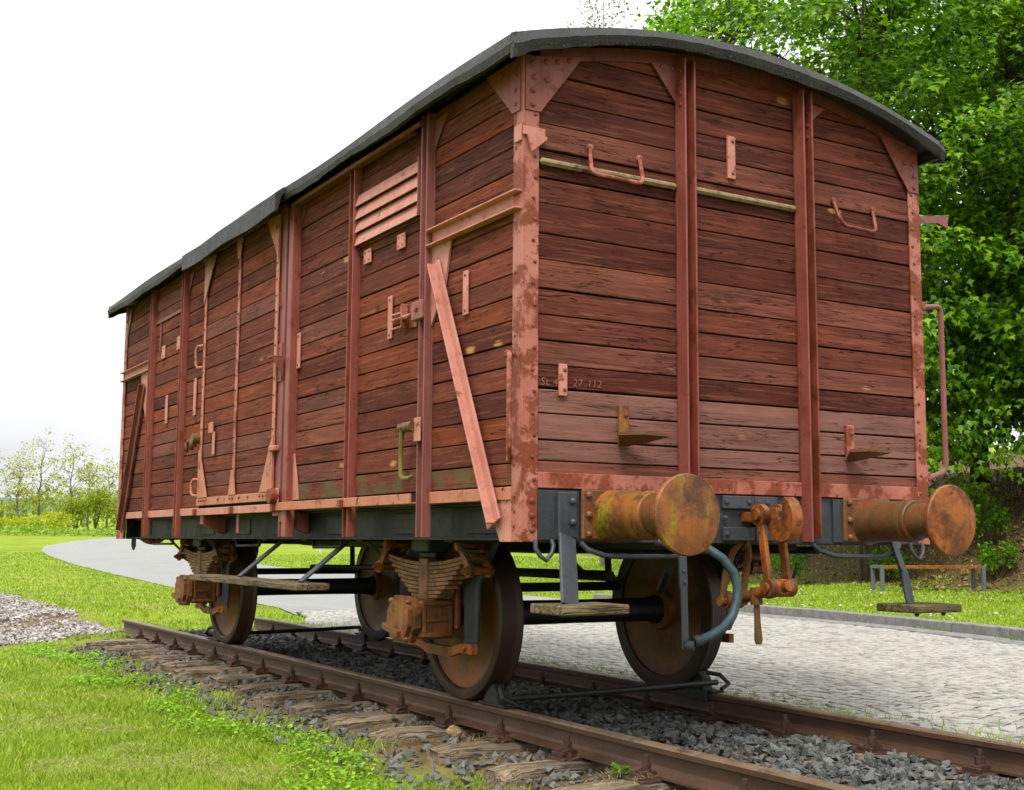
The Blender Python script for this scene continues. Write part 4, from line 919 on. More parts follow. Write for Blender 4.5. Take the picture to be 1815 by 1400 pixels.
MB().tube([(0, -.055, .71), (0, -.058, .62)], .032, 10).tube([(0, -.058, .64), (.0, -.062, .53), (0, -.068, .44), (0, -.069, .42)], [.014, .017, .022, .014], 10).build('handle', 'rustbrown', sc)
part(MB().tube([(-.072, .13, .633), (-.07, .10, .78), (-.055, .06, .89), (-.03, .04, .93), (.0, .035, .945), (.03, .04, .93), (.055, .06, .89), (.07, .10, .78), (.072, .13, .633)], .019, 8), 'coupling_shackle', 'rustbrown')
part(MB().tube([(0, .03, 1.0), (0, .0, .93), (0, .05, .905)], .011, 6), 'hanger_hook', 'rustbrown')
# --- brake hose with dummy bracket
part(MB().tube([(-.585, .02, .945), (-.50, -.01, .93), (-.40, -.06, .915)], .022, 10).box(-.50, -.40, -.09, -.02, .895, .955, .01), 'brake_pipe_cock', 'rustmoss')
hp = [(-.42, -.06, .925), (-.365, -.12, .905), (-.32, -.17, .86), (-.275, -.2, .79), (-.262, -.21, .72), (-.275, -.22, .65), (-.315, -.23, .58), (-.38, -.235, .525), (-.46, -.24, .49), (-.53, -.245, .472), (-.575, -.245, .465)]
hz = part(MB().tube(hp, .0235, 12), 'brake_hose', 'hose')
MB().tube(hp[-2:], .028, 10).tube([(-.60, -.245, .47), (-.60, -.245, .425)], .026, 10).build('hose_coupling', 'grey', hz); MB().tube(hp[:2], .030, 10).build('hose_clamp', 'rustbrown', hz)
part(MB().bar((-.585, .02, .94), (-.60, -.20, .905), .05, .012, (0, 0, 1)).bar((-.60, -.20, .91), (-.606, -.215, .72), .046, .014, (0, 1, 0)).bar((-.606, -.217, .75), (-.615, -.238, .43), .040, .008, (0, 1, 0)).rivet((-.603, -.215, .80), (0, -1, 0), .012).rivet((-.605, -.22, .745), (0, -1, 0), .012), 'hose_bracket', 'grey')
# --- shunter's rails, ring, steps under the headstock
for sx, x0, x1 in ((-1, -1.06, -.40), (1, .46, 1.12)):
    part(MB().tube([(x0, .0, .935), (x0+.03, -.02, .90), (x0+.11, -.05, .872), (x0+.2, -.055, .868), (x1-.15, -.055, .868), (x1-.08, -.05, .875), (x1, -.01, .935)], .0135, 8), 'shunter_rail', 'grey')
    c = sx*1.27
    part(MB().tube([(c-.045, .0, .945), (c-.05, -.01, .905), (c-.03, -.02, .87), (c, -.025, .85), (c+.035, -.02, .885), (c+.05, -.01, .92), (c+.045, .0, .945)], .0115, 8), 'tie_ring', 'grey')
st = part(MB().bar((-1.145, -.012, 1.172), (-1.145, -.012, .955), .105, .018, (0, 1, 0), .004).bar((-1.145, -.012, .965), (-1.275, -.235, .645), .10, .018, (0, 1, 0), .004), 'end_step', 'grey')
MB().box(-1.40, -1.035, -.365, -.09, .612, .657, .006).build('tread', 'stepwood_x', st); MB().rivet((-1.12, -.022, 1.13), (0, -1, 0), .02, 1).rivet((-1.12, -.022, 1.03), (0, -1, 0), .02, 1).build('bolt', 'grey', st); MB().bar((-1.30, -.23, .605), (-1.17, -.1, .60), .05, .012).build('tread_clip', 'grey', st)
st = part(MB().bar((1.10, .0, 1.0), (1.05, -.04, .92), .06, .02, (0, 1, 0), .004).bar((1.05, -.04, .925), (.985, -.16, .78), .06, .02, (0, 1, 0), .004).bar((.985, -.16, .785), (.965, -.22, .61), .06, .02, (0, 1, 0), .004), 'end_step', 'grey')
MB().box(.835, 1.20, -.37, -.09, .572, .615, .006).build('tread', 'stepwood_x', st); MB().rivet((.92, -.3, .572), (0, 0, -1), .015, 1.4).rivet((1.13, -.3, .572), (0, 0, -1), .015, 1.4).build('bolt', 'black', st)

# --- underframe
for sx in (-1, 1):
    so = part(MB().box(sx*1.245, sx*1.233, .11, L-.11, .942, 1.13, .002).box(sx*1.245, sx*1.31, .11, L-.11, .942, .954, .002).box(sx*1.245, sx*1.31, .11, L-.11, 1.117, 1.129, .002), 'solebar', 'blackmoss')
    for y in (.62, 1.5, 2.55, 3.6, 4.4, 5.3, 6.3, 7.3):
        MB().box(sx*1.2455, sx*1.253, y-.16, y+.16, .975, 1.095, .003).build('cover_plate', 'black', so)
for y in (.16, 1.05, 2.25, 3.2, 4.0, 4.7, 5.6, 6.85, 7.7): part(MB().box(-1.22, 1.22, y-.05, y+.05, .93, 1.12, .003), 'cross_member', 'black')
for x in (-.45, .45): part(MB().box(x-.04, x+.04, .15, L-.15, .90, 1.10, .003), 'longitudinal_beam', 'black')
AX = (1.645, 6.145)
def wheel_mb(sx, y):
    f = lambda P: [(r, sx*h) for r, h in P]; c = (0, y, .5)
    rim = MB().lathe(f([(.43, .70), (.43, .686), (.506, .684), (.522, .688), (.527, .697), (.522, .708), (.508, .717), (.501, .73), (.499, .80), (.495, .818), (.488, .822), (.445, .822), (.436, .814), (.428, .795)]), 'x', c, 72)
    web = MB().lathe(f([(.430, .70), (.40, .712), (.25, .725), (.14, .70), (.13, .66), (.095, .65)]), 'x', c, 48).lathe(f([(.430, .797), (.412, .782), (.36, .768), (.24, .775), (.15, .80), (.135, .835), (.125, .842), (.09, .842), (.085, .80)]), 'x', c, 48)
    return rim, web
for y in AX:
    ws = part(MB().lathe([(0, -.842), (.082, -.842), (.092, -.82), (.092, -.63), (.077, -.58), (.074, 0), (.077, .58), (.092, .63), (.092, .82), (.082, .842), (0, .842)], 'x', (0, y, .5), 24), 'wheelset', 'black')
    for sx in (-1, 1):
        rim, web = wheel_mb(sx, y); rim.build('wheel_tyre', 'wheel', ws); web.build('wheel_disc', 'wheelweb', ws)
        MB().tube([(sx*.84, y, .5), (sx*.95, y, .5)], .065, 16).build('journal', 'rustbrown', ws)
    for sx in (-1, 1):
        xs_ = sx*1.02
        # leaf spring
        sp = part(MB().box(xs_-.055, xs_+.055, y-.055, y+.055, .575, .835, .006), 'leaf_spring', 'springrust')
        NL = 10
        for q in range(NL):
            hl = .54*(1-q/NL*.86); zt = .812-.0225*q; m = MB(); seg = 12; vs = []
            for j in range(seg+1):
                yy_ = -hl+2*hl*j/seg; zz = zt+.30*yy_*yy_*.62-.0012*q
                vs += [(xs_-.045, y+yy_, zz-.0195), (xs_+.045, y+yy_, zz-.0195), (xs_+.045, y+yy_, zz), (xs_-.045, y+yy_, zz)]
            m.add(vs, [(j*4+k, j*4+(k+1) % 4, (j+1)*4+(k+1) % 4, (j+1)*4+k) for j in range(seg) for k in range(4)]+[(3, 2, 1, 0), tuple(seg*4+k for k in range(4))])
            m.build('spring_leaf', 'springrust', sp)
        MB().box(xs_-.03, xs_+.03, y-.1, y+.1, .835, .875, .01).build('buckle_top', 'black', sp)
        for e in (-1, 1):
            a, b = (xs_, y+e*.47, .915), (xs_, y+e*.585, .775)
            sh = part(MB().lathe([(0, -.085), (.028, -.085), (.028, .085), (0, .085)], 'x', a, 12), 'spring_shackle', 'rust')
            for o in (-.062, .062):
                A_, B_ = np.array(a)+(o, 0, 0), np.array(b)+(o, 0, 0)
                MB().lathe([(0, -.011), (.036, -.011), (.036, .011), (0, .011)], 'x', A_, 12).lathe([(0, -.011), (.04, -.011), (.04, .011), (0, .011)], 'x', B_, 12).bar(A_, B_, .05, .018, (1, 0, 0), .003).build('link_plate', 'rust', sh)
            MB().lathe([(0, -.09), (.024, -.09), (.024, .09), (0, .09)], 'x', b, 12).rivet((xs_-.09*1, b[1], b[2]), (-1, 0, 0), .018, 1.2).build('pin', 'rust', sh)
            MB().lathe([(.0, -.045), (.030, -.045), (.030, .045), (0, .045)], 'x', (xs_, y+e*.545, .845), 12).build('spring_eye', 'springrust', sp)
            part(MB().box(xs_-.05, xs_+.05, a[1]-.07, a[1]+.07, .92, 1.0, .006), 'shackle_bracket', 'black')
        part(MB().box(xs_-.08, xs_+.08, y-.11, y+.11, .875, .96, .01), 'bump_stop', 'grey')
        # axle box
        ab = part(MB().box(sx*.93, sx*1.165, y-.15, y+.15, .372, .598, .018), 'axle_box', 'boxrust')
        cov = [(y-.165, .44), (y-.10, .352), (y+.11, .345), (y+.175, .42), (y+.17, .54), (y+.10, .618), (y-.11, .615), (y-.165, .56)]
        MB().prism(cov, 'x', sx*1.166, sx*1.205).build('cover_flange', 'boxrust', ab)
        MB().prism([(y+(a-y)*.82, .48+(b-.48)*.82) for a, b in cov], 'x', sx*1.2055, sx*1.235).build('cover', 'boxrust', ab)
        MB().bar((sx*1.245, y-.04, .40), (sx*1.245, y+.16, .44), .035, .03, (1, 0, 0)).build('clamp', 'rustbrown', ab)
        MB().rivet((sx*1.21, y-.10, .585), (sx, 0, 0), .02, 1.2).rivet((sx*1.21, y+.12, .585), (sx, 0, 0), .02, 1.2).rivet((sx*1.21, y-.08, .375), (sx, 0, 0), .02, 1.2).build('cover_bolts', 'rustbrown', ab, kind='stuff')
        for e in (-1, 1):
            yf = y+e*.15
            MB().box(sx*.95, sx*1.15, yf, yf+e*.014, .565, .59, .004).box(sx*.95, sx*1.15, yf, yf+e*.014, .385, .41, .004).box(sx*.95, sx*.975, yf, yf+e*.014, .411, .564, .004).box(sx*1.125, sx*1.15, yf, yf+e*.014, .411, .564, .004).box(sx*.976, sx*1.124, yf, yf+e*.012, .474, .486, .002).build('side_frame', 'boxrust', ab)
            # W-iron leg
            f2 = lambda P: [(y+e*a, b) for a, b in P]
            wi = part(MB().prism(f2([(.20, .94), (.62, .94), (.50, .80), (.40, .69), (.385, .335), (.245, .335), (.225, .62)]), 'x', sx*.895, sx*.925), 'axle_guard', 'grey')
            bvv = wi.modifiers.new('round', 'BEVEL'); bvv.width = .012; bvv.segments = 2; bvv.limit_method = 'ANGLE'
            MB().box(sx*.926, sx*.955, y+e*.175, y+e*.205, .43, .70, .004).build('horn_guide', 'redrust', wi)
            part(MB().tube([(sx*1.18, y+e*.60, .945), (sx*1.08, y+e*.57, .84), (sx*.93, y+e*.50, .76)], .011, 6), 'guard_stay', 'grey')
        part(MB().prism([(y-.41, .30), (y-.41, .355), (y-.28, .355), (y-.16, .325), (y+.16, .325), (y+.28, .355), (y+.41, .355), (y+.41, .30), (y+.26, .30), (y+.14, .268), (y-.14, .268), (y-.26, .30)], 'x', sx*.926, sx*.965).rivet((sx*.965, y-.33, .33), (sx, 0, 0), .018, 1).rivet((sx*.965, y+.33, .33), (sx, 0, 0), .018, 1), 'guard_tie_bar', 'rust')
# brake rigging
for y, e in ((AX[0], 1), (AX[1], 1)):
    yb = y+e*.60
    part(MB().box(-.72, .72, yb-.03, yb+.03, .60, .66, .004), 'brake_beam', 'black')
    for sx in (-1, 1):
        part(MB().prism([(y+e*.545, .40), (y+e*.515, .52), (y+e*.535, .66), (y+e*.585, .68), (y+e*.60, .52), (y+e*.58, .40)], 'x', sx*.725, sx*.80).bar((sx*.70, yb, .63), (sx*.70, yb+e*.02, .94), .05, .015, (0, 1, 0)), 'brake_block', 'black')
part(MB().tube([(-.1, 1.1, .74), (.12, 3.0, .72), (.1, 4.6, .73)], .03, 8).tube([(-.25, .35, .80), (.2, 1.0, .66)], .03, 8).tube([(-.2, 2.3, .75), (-.2, 5.6, .70)], .02, 6), 'brake_rod', 'black')
part(MB().tube([(.6, .1, .90), (.6, 3.0, .87), (.55, 7.6, .9)], .022, 8), 'brake_pipe', 'black')
cyl = part(MB().lathe([(0, -.3), (.14, -.3), (.17, -.26), (.17, .26), (.14, .3), (0, .3)], 'y', (.35, 4.3, .83), 20), 'brake_cylinder', 'black')
part(MB().lathe([(0, -.35), (.12, -.35), (.15, -.3), (.15, .3), (.12, .35), (0, .35)], 'x', (-.6, 7.0, .86), 18), 'air_reservoir', 'rustbrown')
# far-left tie ring and rods on the side
part(MB().tube([(-1.3, 7.62, .945), (-1.3, 7.63, .87), (-1.3, 7.58, .835), (-1.3, 7.53, .87), (-1.3, 7.54, .945)], .012, 6), 'tie_ring', 'black')
for ya, yb in ((7.05, 6.35), (4.55, 4.0), (2.95, 2.45)): part(MB().tube([(-1.25, ya, .945), (-1.25, ya-.02, .89), (-1.25, yb+.02, .895), (-1.25, yb, .945)], .012, 6), 'hand_rod', 'black')
# side foot boards
for sx in (-1, 1):
    fb = part(MB().box(sx*1.60, sx*1.38, 2.32, 4.62, .625, .668, .006), 'foot_board', 'stepwood_y')
    for y in (2.52, 3.72): MB().bar((sx*1.17, y, .945), (sx*1.22, y, .90), .07, .016, (0, 0, 1)).bar((sx*1.20, y, .915), (sx*1.50, y, .672), .07, .016, (0, 0, 1)).build('board_arm', 'grey' if sx < 0 else 'black', fb)

# ------------------------------------------------------------------ rail chocks
def chock(y, e, label):
    """e: side of the wheel (-1 in front, +1 behind); skids joined by a rod"""
    t = empty('wheel_chock', (0, y, 0), label=label, category='wheel chock', group='chocks clamped on the rails')
    for sx in (-1, 1):
        x = sx*RC
        sk = MB().box(x-.05, x+.05, y-.14, y+.16, .003, .018, .004).prism([(y-e*.12, .018), (y-e*.02, .018), (y+e*.04, .018), (y+e*.03, .085), (y-e*.01, .125), (y-e*.05, .13), (y-e*.085, .10)], 'x', x-.035, x+.035).build('skid', 'chock', t)
        MB().box(x-sx*.05, x-sx*.062, y-.10, y+.10, -.05, .018, .003).build('clamp', 'chock', sk)
        MB().tube([(x+sx*.0, y+e*.03, .12), (x+sx*.05, y+e*.10, .11), (x+sx*.07, y+e*.16, .06), (x, y+e*.17, .03)], .014, 8).build('lever', 'chock', sk)
    MB().tube([(-RC+.02, y+e*.10, .05), (-.3, y+e*.11, .052), (.2, y+e*.12, .058), (RC, y+e*.13, .07)], .018, 8).build('tie_rod', 'chock', t)
    return t
chock(AX[0]-.36, -1, 'black iron wheel chock with tie rod in front of the buffer-end wheels'); chock(AX[1]+.36, 1, 'black iron wheel chock with tie rod behind the far wheels')

# ------------------------------------------------------------------ foliage helpers
MAPLE = np.array([(0, 0, 0), (.42, .10, .03), (.24, .30, .02), (.50, .62, .05), (.16, .58, 0), (0, 1.0, -.06), (-.16, .58, 0), (-.50, .62, .05), (-.24, .30, .02), (-.42, .10, .03)])
MAPLE3 = np.array([(0, 0, 0), (.50, .30, .04), (.17, .50, .0), (0, 1.0, -.07), (-.17, .50, .0), (-.50, .30, .04)]); MAPLE3_F = np.array([(0, i, i+1) for i in range(1, 5)])
MAPLE_F = np.array([(0, i, i+1) for i in range(1, 9)])
DIAM = np.array([(0, 0, 0), (.30, .5, .04), (0, 1, -.05), (-.30, .5, .04)]); DIAM_F = np.array([(0, 1, 2), (0, 2, 3)])
def leaves(P, tip, up, size, shape=DIAM, faces=DIAM_F):
    tip = tip/np.linalg.norm(tip, axis=1, keepdims=True); sd_ = np.cross(tip, up); sd_ /= np.linalg.norm(sd_, axis=1, keepdims=True)+1e-9; nn = np.cross(sd_, tip)
    B = np.stack([sd_, tip, nn], 1)
    V = np.einsum('vk,nkj->nvj', shape, B)*np.asarray(size)[:, None, None]+P[:, None, :]
    return V.reshape(-1, 3), (faces[None]+(np.arange(len(P))*len(shape))[:, None, None]).reshape(-1, 3)
def palette(r, n, cols, power=1.0):
    c = np.array(cols); t = r.uniform(0, 1, n)**power*(len(c)-1); i = np.minimum(t.astype(int), len(c)-2); f = (t-i)[:, None]
    return c[i]*(1-f)+c[i+1]*f
def unit(r, n): v = r.normal(size=(n, 3)); return v/np.linalg.norm(v, axis=1, keepdims=True)
LEAFCOL = [srgb(64, 120, 14, .60), srgb(98, 158, 18, .66), srgb(132, 186, 26, .70), srgb(178, 214, 54, .72)]
def tree(name, base, height, crown, radii, nclus, per, size, seed, cols, barkmat, trunk_r, shape=MAPLE, faces=MAPLE_F, spread=.55, surf=.75, cut=None, shell=.55, nb=7, **pr):
    """trunk with limbs (one mesh) and a crown of leaf sprays (another) that limbs lead to"""
    r = np.random.default_rng(seed); base = np.array(base, float); crown = np.array(crown, float); radii = np.array(radii, float)
    root = empty(name, base, **pr)
    d = unit(r, nclus*3); rad = (shell+(1-shell)*r.uniform(0, 1, len(d))**.6)*(1+.16*np.sin(d[:, 0]*5+seed)*np.sin(d[:, 2]*7+seed*2)+.10*np.sin(d[:, 1]*11))
    C = crown+d*radii*rad[:, None]; C = C[C[:, 2] > H(C[:, 0], C[:, 1])+.9]
    if cut is not None: C = C[cut(C)]
    C = C[:nclus]; n = len(C)
    mb = MB(); top = crown+np.array((0, 0, radii[2]*.55)); 
    wob = lambda k: r.normal(0, k, 3)
    tp = [base-(0, 0, .3)]+[base*(1-t)+top*t+wob(.12)*height*.06 for t in (.15, .3, .45, .6, .8, 1)]
    mb.tube(tp, [trunk_r*1.25, trunk_r, trunk_r*.86, trunk_r*.7, trunk_r*.5, trunk_r*.3, trunk_r*.08], 9)
    tpz = np.array(tp)
    def on_trunk(z): return np.array([np.interp(z, tpz[:, 2], tpz[:, i]) for i in range(3)])
    limbs = []
    for q in range(nb*2):
        a = 2*PI*q*.382+r.uniform(0, .6); zz = base[2]+height*(.22+.55*q/(nb*2)); s = on_trunk(zz)
        e = crown+np.array((math.cos(a)*radii[0]*.72, math.sin(a)*radii[1]*.72, 0)); e[2] = min(zz+radii[2]*r.uniform(.15, .45), crown[2]+radii[2]*.8)
        m1 = s*.6+e*.4+wob(.15)+(0, 0, .15); m2 = s*.25+e*.75+wob(.2)
        mb.tube([s, m1, m2, e], [trunk_r*.34, trunk_r*.24, trunk_r*.14, trunk_r*.04], 6, False); limbs += [m1, m2, e, s*.8+e*.2]
    Lm = np.array(limbs)
    for c in C:
        k = np.argmin(((Lm-c)**2).sum(1)); s = Lm[k]
        mid = (s+c)/2+wob(.14); mb.tube([s, mid, c], [trunk_r*.085, trunk_r*.05, trunk_r*.015], 4, False)
    mb.build('trunk', barkmat, root)
    m = n*per; cc = np.repeat(C, per, 0); dd = np.repeat((C-crown)/radii, per, 0); dd /= np.linalg.norm(dd, axis=1, keepdims=True)+1e-6
    off = unit(r, m)*(r.uniform(0, 1, (m, 1))**.45)*spread*np.array((1, 1, .55)); off[:, 2] -= .22*(off[:, 0]**2+off[:, 1]**2)/spread
    P = cc+off; tip = dd*.7+off/spread*.6+np.array((0, 0, -.55))+r.normal(0, .45, (m, 3)); up = np.array((0, 0, 1.))+dd*.5+r.normal(0, .38, (m, 3))
    V, F_ = leaves(P, tip, up, size*r.uniform(.65, 1.2, m), shape, faces)
    tint = np.repeat(np.clip(r.normal(1.0, .16, n), .65, 1.35), per)[:, None]
    col = palette(r, m, cols)*tint
    np_mesh('crown', V, F_, 'leaf', root, base, np.repeat(col, len(shape), 0))
    return root

# maples on the bank
MG = dict(label='leafy green maple tree growing on the bank behind the bench', category='tree', group='maples on the bank')
def hz_(x, y): return float(H(x, y))
for i, (x, y, hgt, cz, rx, rz_, nc, per) in enumerate(((17.2, 15.2, 16.5, 10.2, 5.6, 8.0, 900, 84), (20.6, 10.6, 15, 8.8, 4.6, 7.0, 680, 76), (22.6, 16.4, 17, 10, 5.2, 7.5, 420, 60), (26.5, 11.8, 16, 9.5, 5.2, 7.2, 360, 60), (19.5, 21.5, 16, 10.2, 5, 6.6, 320, 60), (24.5, 6.4, 13, 8, 4.6, 6, 260, 60))):
    kw = dict(shape=MAPLE3, faces=MAPLE3_F) if i < 2 else dict(shape=DIAM*np.array((1.3, 1, 1)), faces=DIAM_F)
    tree('maple_tree', (x, y, hz_(x, y)), hgt, (x, y, cz), (rx, rx, rz_), nc, per, .172 if i < 2 else .22, 20+i, LEAFCOL, 'bark', .21, spread=.66, cut=lambda C: C[:, 2] > H(C[:, 0], C[:, 1])+1.1, **kw, **MG)
# slender birch whose tip shows above the roof
tree('birch_tree', (19.2, 28.6, hz_(19.2, 28.6)), 21.0, (19.2, 28.6, 16.6), (1.3, 1.3, 5.2), 130, 22, .12, 60, [srgb(120, 150, 60, .42), srgb(160, 186, 84, .45)], 'palebark', .12, DIAM, DIAM_F, spread=.5, shell=.3, label='slender thin-leaved tree with its tip showing above the roof', category='tree')
# low shrubs and saplings at the foot of the bank
def shrub(name, x, y, rx, rz_, n, size, seed, cols, **pr):
    r = np.random.default_rng(seed); b = np.array((x, y, hz_(x, y))); root = empty(name, b, **pr); mb = MB(); k = 14
    ends = []
    for q in range(k):
        a = r.uniform(0, 2*PI); e = b+np.array((math.cos(a)*rx*.8*r.uniform(.3, 1), math.sin(a)*rx*.8*r.uniform(.3, 1), rz_*r.uniform(.5, .95))); mb.tube([b-(0, 0, .05), b*.5+e*.5+r.normal(0, .06, 3), e], [.018, .012, .004], 5, False); ends.append(e)
    mb.build('stem', 'bark', root)
    m = n; c = np.array(ends)[r.integers(0, k, m)]; off = unit(r, m)*r.uniform(0, 1, (m, 1))**.5*rx*.45; P = c+off; P[:, 2] = np.maximum(P[:, 2], b[2]+.05)
    V, F_ = leaves(P, off+np.array((0, 0, -.1))+r.normal(0, .3, (m, 3)), np.array((0, 0, 1.))+r.normal(0, .4, (m, 3)), size*r.uniform(.6, 1.2, m))
    np_mesh('foliage', V, F_, 'leaf', root, b, np.repeat(palette(r, m, cols), 4, 0)); return root
for i, (x, y, rx, rz_) in enumerate(((17.3, 9.6, .5, .8), (18.4, 10.2, .6, 1.1), (17.0, 11.6, .45, .6), (19.4, 9.3, .8, 1.5), (18.0, 12.6, .5, .8), (16.6, 14.2, .5, .7), (15.8, 16.4, .6, .8), (20.2, 12.4, .7, 1.3))):
    shrub('shrub', x, y, rx, rz_, 700, .10, 80+i, LEAFCOL[:3], label='low green shrub growing on the shady bank behind the bench', category='shrub', group='shrubs on the bank')
# spring trees, field edge and far wood on the left skyline
LG = dict(label='thin spring tree with sparse young leaves beyond the flowering hedge', category='tree', group='spring trees beyond the field')
SPRING = [srgb(160, 172, 50, .62), srgb(186, 196, 66, .66), srgb(208, 212, 90, .66)]
for i, (x, y, h, rx) in enumerate(((5.2, 84, 4.4, 1.9), (7.6, 86, 5.2, 1.5), (9.6, 83, 4.6, 1.3), (11.3, 85, 5.4, 1.6), (13.2, 84, 5.2, 1.4), (14.8, 86, 4.2, 1.2), (16.6, 88, 4.6, 1.5), (3.0, 86, 5.0, 1.9))):
    b = hz_(x, y); tree('spring_tree', (x, y, b), h*1.2, (x, y, b+h*.74), (rx*1.1, rx*1.1, h*.52), 90, 11, .19, 100+i, SPRING, 'palebark', .085, DIAM, DIAM_F, spread=.34, shell=.35, nb=6, **LG)
def leafmass(name, x0, x1, y0, y1, hf, n, size, cols, seed, mat='leaf', **pr):
    r = np.random.default_rng(seed); x = r.uniform(x0, x1, n); y = r.uniform(y0, y1, n); g = H(x, y); hh = hf(x, y); z = g+hh*r.uniform(0, 1, n)**.55
    P = np.stack([x, y, z], -1); V, F_ = leaves(P, r.normal(0, 1, (n, 3)), np.array((0, 0, 1.))+r.normal(0, .6, (n, 3)), size*r.uniform(.6, 1.3, n))
    return np_mesh(name, V, F_, mat, None, (0, 0, 0), np.repeat(palette(r, n, cols), 4, 0), **pr)
leafmass('flowering_hedge', -4, 11.4, 73, 78, lambda x, y: .95+.18*np.sin(x*1.3)+.12*np.sin(x*3.1), 9000, .20, [srgb(124, 166, 24, .62), srgb(180, 196, 30, .68), srgb(220, 212, 44, .70)], 130, kind='stuff', label='yellow-green flowering hedge along the far field edge', category='hedge')
leafmass('tall_grass', -4, 40, 66, 73, lambda x, y: .35+.1*np.sin(x), 9000, .22, [srgb(136, 180, 50, .6), srgb(166, 200, 76, .62)], 131, 'blade', kind='stuff', label='pale tall grass strip before the flowering hedge', category='grass')
for i, (x, y, rx, rz_) in enumerate(((12.2, 77, 1.2, 2.2), (13.6, 78, 1.3, 2.8), (15.0, 77, 1.4, 2.4), (16.6, 79, 1.5, 2.6))):
    shrub('field_bush', x, y, rx, rz_, 900, .22, 140+i, [srgb(136, 166, 30, .6), srgb(182, 192, 46, .64)], label='yellow-green bush at the far field edge beside the boxcar', category='bush', group='bushes at the field edge')
leafmass('far_wood', -30, 60, 118, 128, lambda x, y: 3.0+.5*np.sin(x*.4)+.4*np.sin(x*1.1), 9000, .55, [srgb(130, 160, 50, .58), srgb(170, 186, 64, .62)], 133, kind='stuff', label='yellow-green wood in the distance behind the spring trees', category='wood')

# ------------------------------------------------------------------ grass, weeds, straw, litter
def pip(x, y, P):
    ins = np.zeros(x.shape, bool); j = len(P)-1
    for i in range(len(P)):
        (xi, yi), (xj, yj) = P[i], P[j]
        ins ^= ((yi > y) != (yj > y)) & (x < (xj-xi)*(y-yi)/(yj-yi+1e-12)+xi); j = i
    return ins
ROADP = [tuple(p) for p in A]+[tuple(p) for p in B[::-1]]
def edge_wob(y): return .10*np.sin(y*4.7)+.07*np.sin(y*11.3+1)
def lawn(x, y):
    ok = np.ones(x.shape)
    tr = (x > -1.42+edge_wob(y)*1.6) & (x < 1.02) & (y < 9.9+.1*np.sin(x*9)); ok[tr] = 0
    ok[(x >= 1.0) & (x > yard_left(y)+.05) & (x < kerb_x(y)+.03) & (y < 12.6)] = 0
    ok[pip(x, y, ROADP)] = 0
    ok[(x > -2.9) & (x < -.62-.08*np.sin(y*4)) & (y-.35*(x+1) > 10.5+.15*np.sin(x*9)) & (y < 30)] = 0
    s = x-kerb_x(y)-7.6-.25*np.clip(y-12, 0, 30); ok *= np.where(s > 0, np.clip(.55-.07*s, .03, 1), 1)
    return ok
def pnoise(x, y, f, s):
    return .5+.25*(np.sin(x*f+s)*np.cos(y*f*1.13-s*2)+np.sin((x+y)*f*.71+s*3)*np.cos((x-y)*f*.53+s))
def blades(x, y, z, hgt, wid, lean, r, segs=True):
    n = len(x); a = r.uniform(0, 2*PI, n); la = r.uniform(0, 2*PI, n); l = lean*hgt
    bx, by = np.cos(a)*wid/2, np.sin(a)*wid/2; lx, ly = np.cos(la)*l, np.sin(la)*l
    V = np.empty((n, 5, 3)); 
    for k, (s, t, q) in enumerate(((-1, 0, 0), (1, 0, 0), (-.75, .55, .35), (.75, .55, .35), (0, 1, 1))):
        V[:, k, 0] = x+s*bx+lx*q; V[:, k, 1] = y+s*by+ly*q; V[:, k, 2] = z+hgt*t*(1-.25*q*np.minimum(lean, 1.5)/1.5)
    F_ = np.array([(0, 1, 3), (0, 3, 2), (2, 3, 4)])[None]+(np.arange(n)*5)[:, None, None]
    return V.reshape(-1, 3), F_.reshape(-1, 3)
r = np.random.default_rng(50); N = 430000
rr = np.exp(r.uniform(math.log(3.4), math.log(48), N)); th = YAW+r.uniform(-.50, .52, N)
_k = 90000; rr = np.r_[rr, np.exp(r.uniform(math.log(2.2), math.log(18), _k))]; th = np.r_[th, YAW+np.where(r.uniform(0, 1, _k) < .75, r.uniform(-1.25, -.50, _k), r.uniform(.52, .9, _k))]; N += _k
x, y = CAM[0]+rr*np.sin(th), CAM[1]+rr*np.cos(th)
keep = r.uniform(0, 1, N) < lawn(x, y); x, y, rr = x[keep], y[keep], rr[keep]; n = len(x)
pt = pnoise(x, y, 2.3, 1.0); dry = np.clip((pnoise(x, y, 3.1, 4.0)*.6+pnoise(x, y, 7.7, 2.0)*.4-.49)*8, 0, 1)*(x < 3)
dry = np.where(r.uniform(0, 1, n) < dry*.75, 1.0, 0.0)
wild = np.clip((x-kerb_x(y)-6.5)/3, 0, 1)
hgt = r.uniform(.022, .055, n)*(1+.6*(pt > .62))*(1+wild*1.0); wid = np.maximum(.0032, .00075*rr)*r.uniform(.7, 1.3, n)
lean = np.where(dry > 0, r.uniform(1.2, 3.0, n), r.uniform(.2, 1.1, n)); hgt = np.where(dry > 0, hgt*.55, hgt)
V, F_ = blades(x, y, H(x, y)-.003, hgt, wid, lean, r)
GK = .68
cg = palette(r, n, [srgb(106, 146, 22, GK), srgb(140, 178, 34, GK), srgb(166, 194, 52, GK), srgb(198, 206, 96, GK)])*(.62+.45*pt+.28*pnoise(x, y, 8.3, 5.0))[:, None]
cd_ = palette(r, n, [srgb(150, 152, 84, GK), srgb(182, 180, 118, GK), srgb(204, 198, 142, GK)])
np_mesh('lawn_grass', V, F_, 'blade', col=np.repeat(np.where(dry[:, None] > 0, cd_, cg), 5, 0), kind='stuff', label='bright green mown lawn with dry clippings beside the track', category='grass')
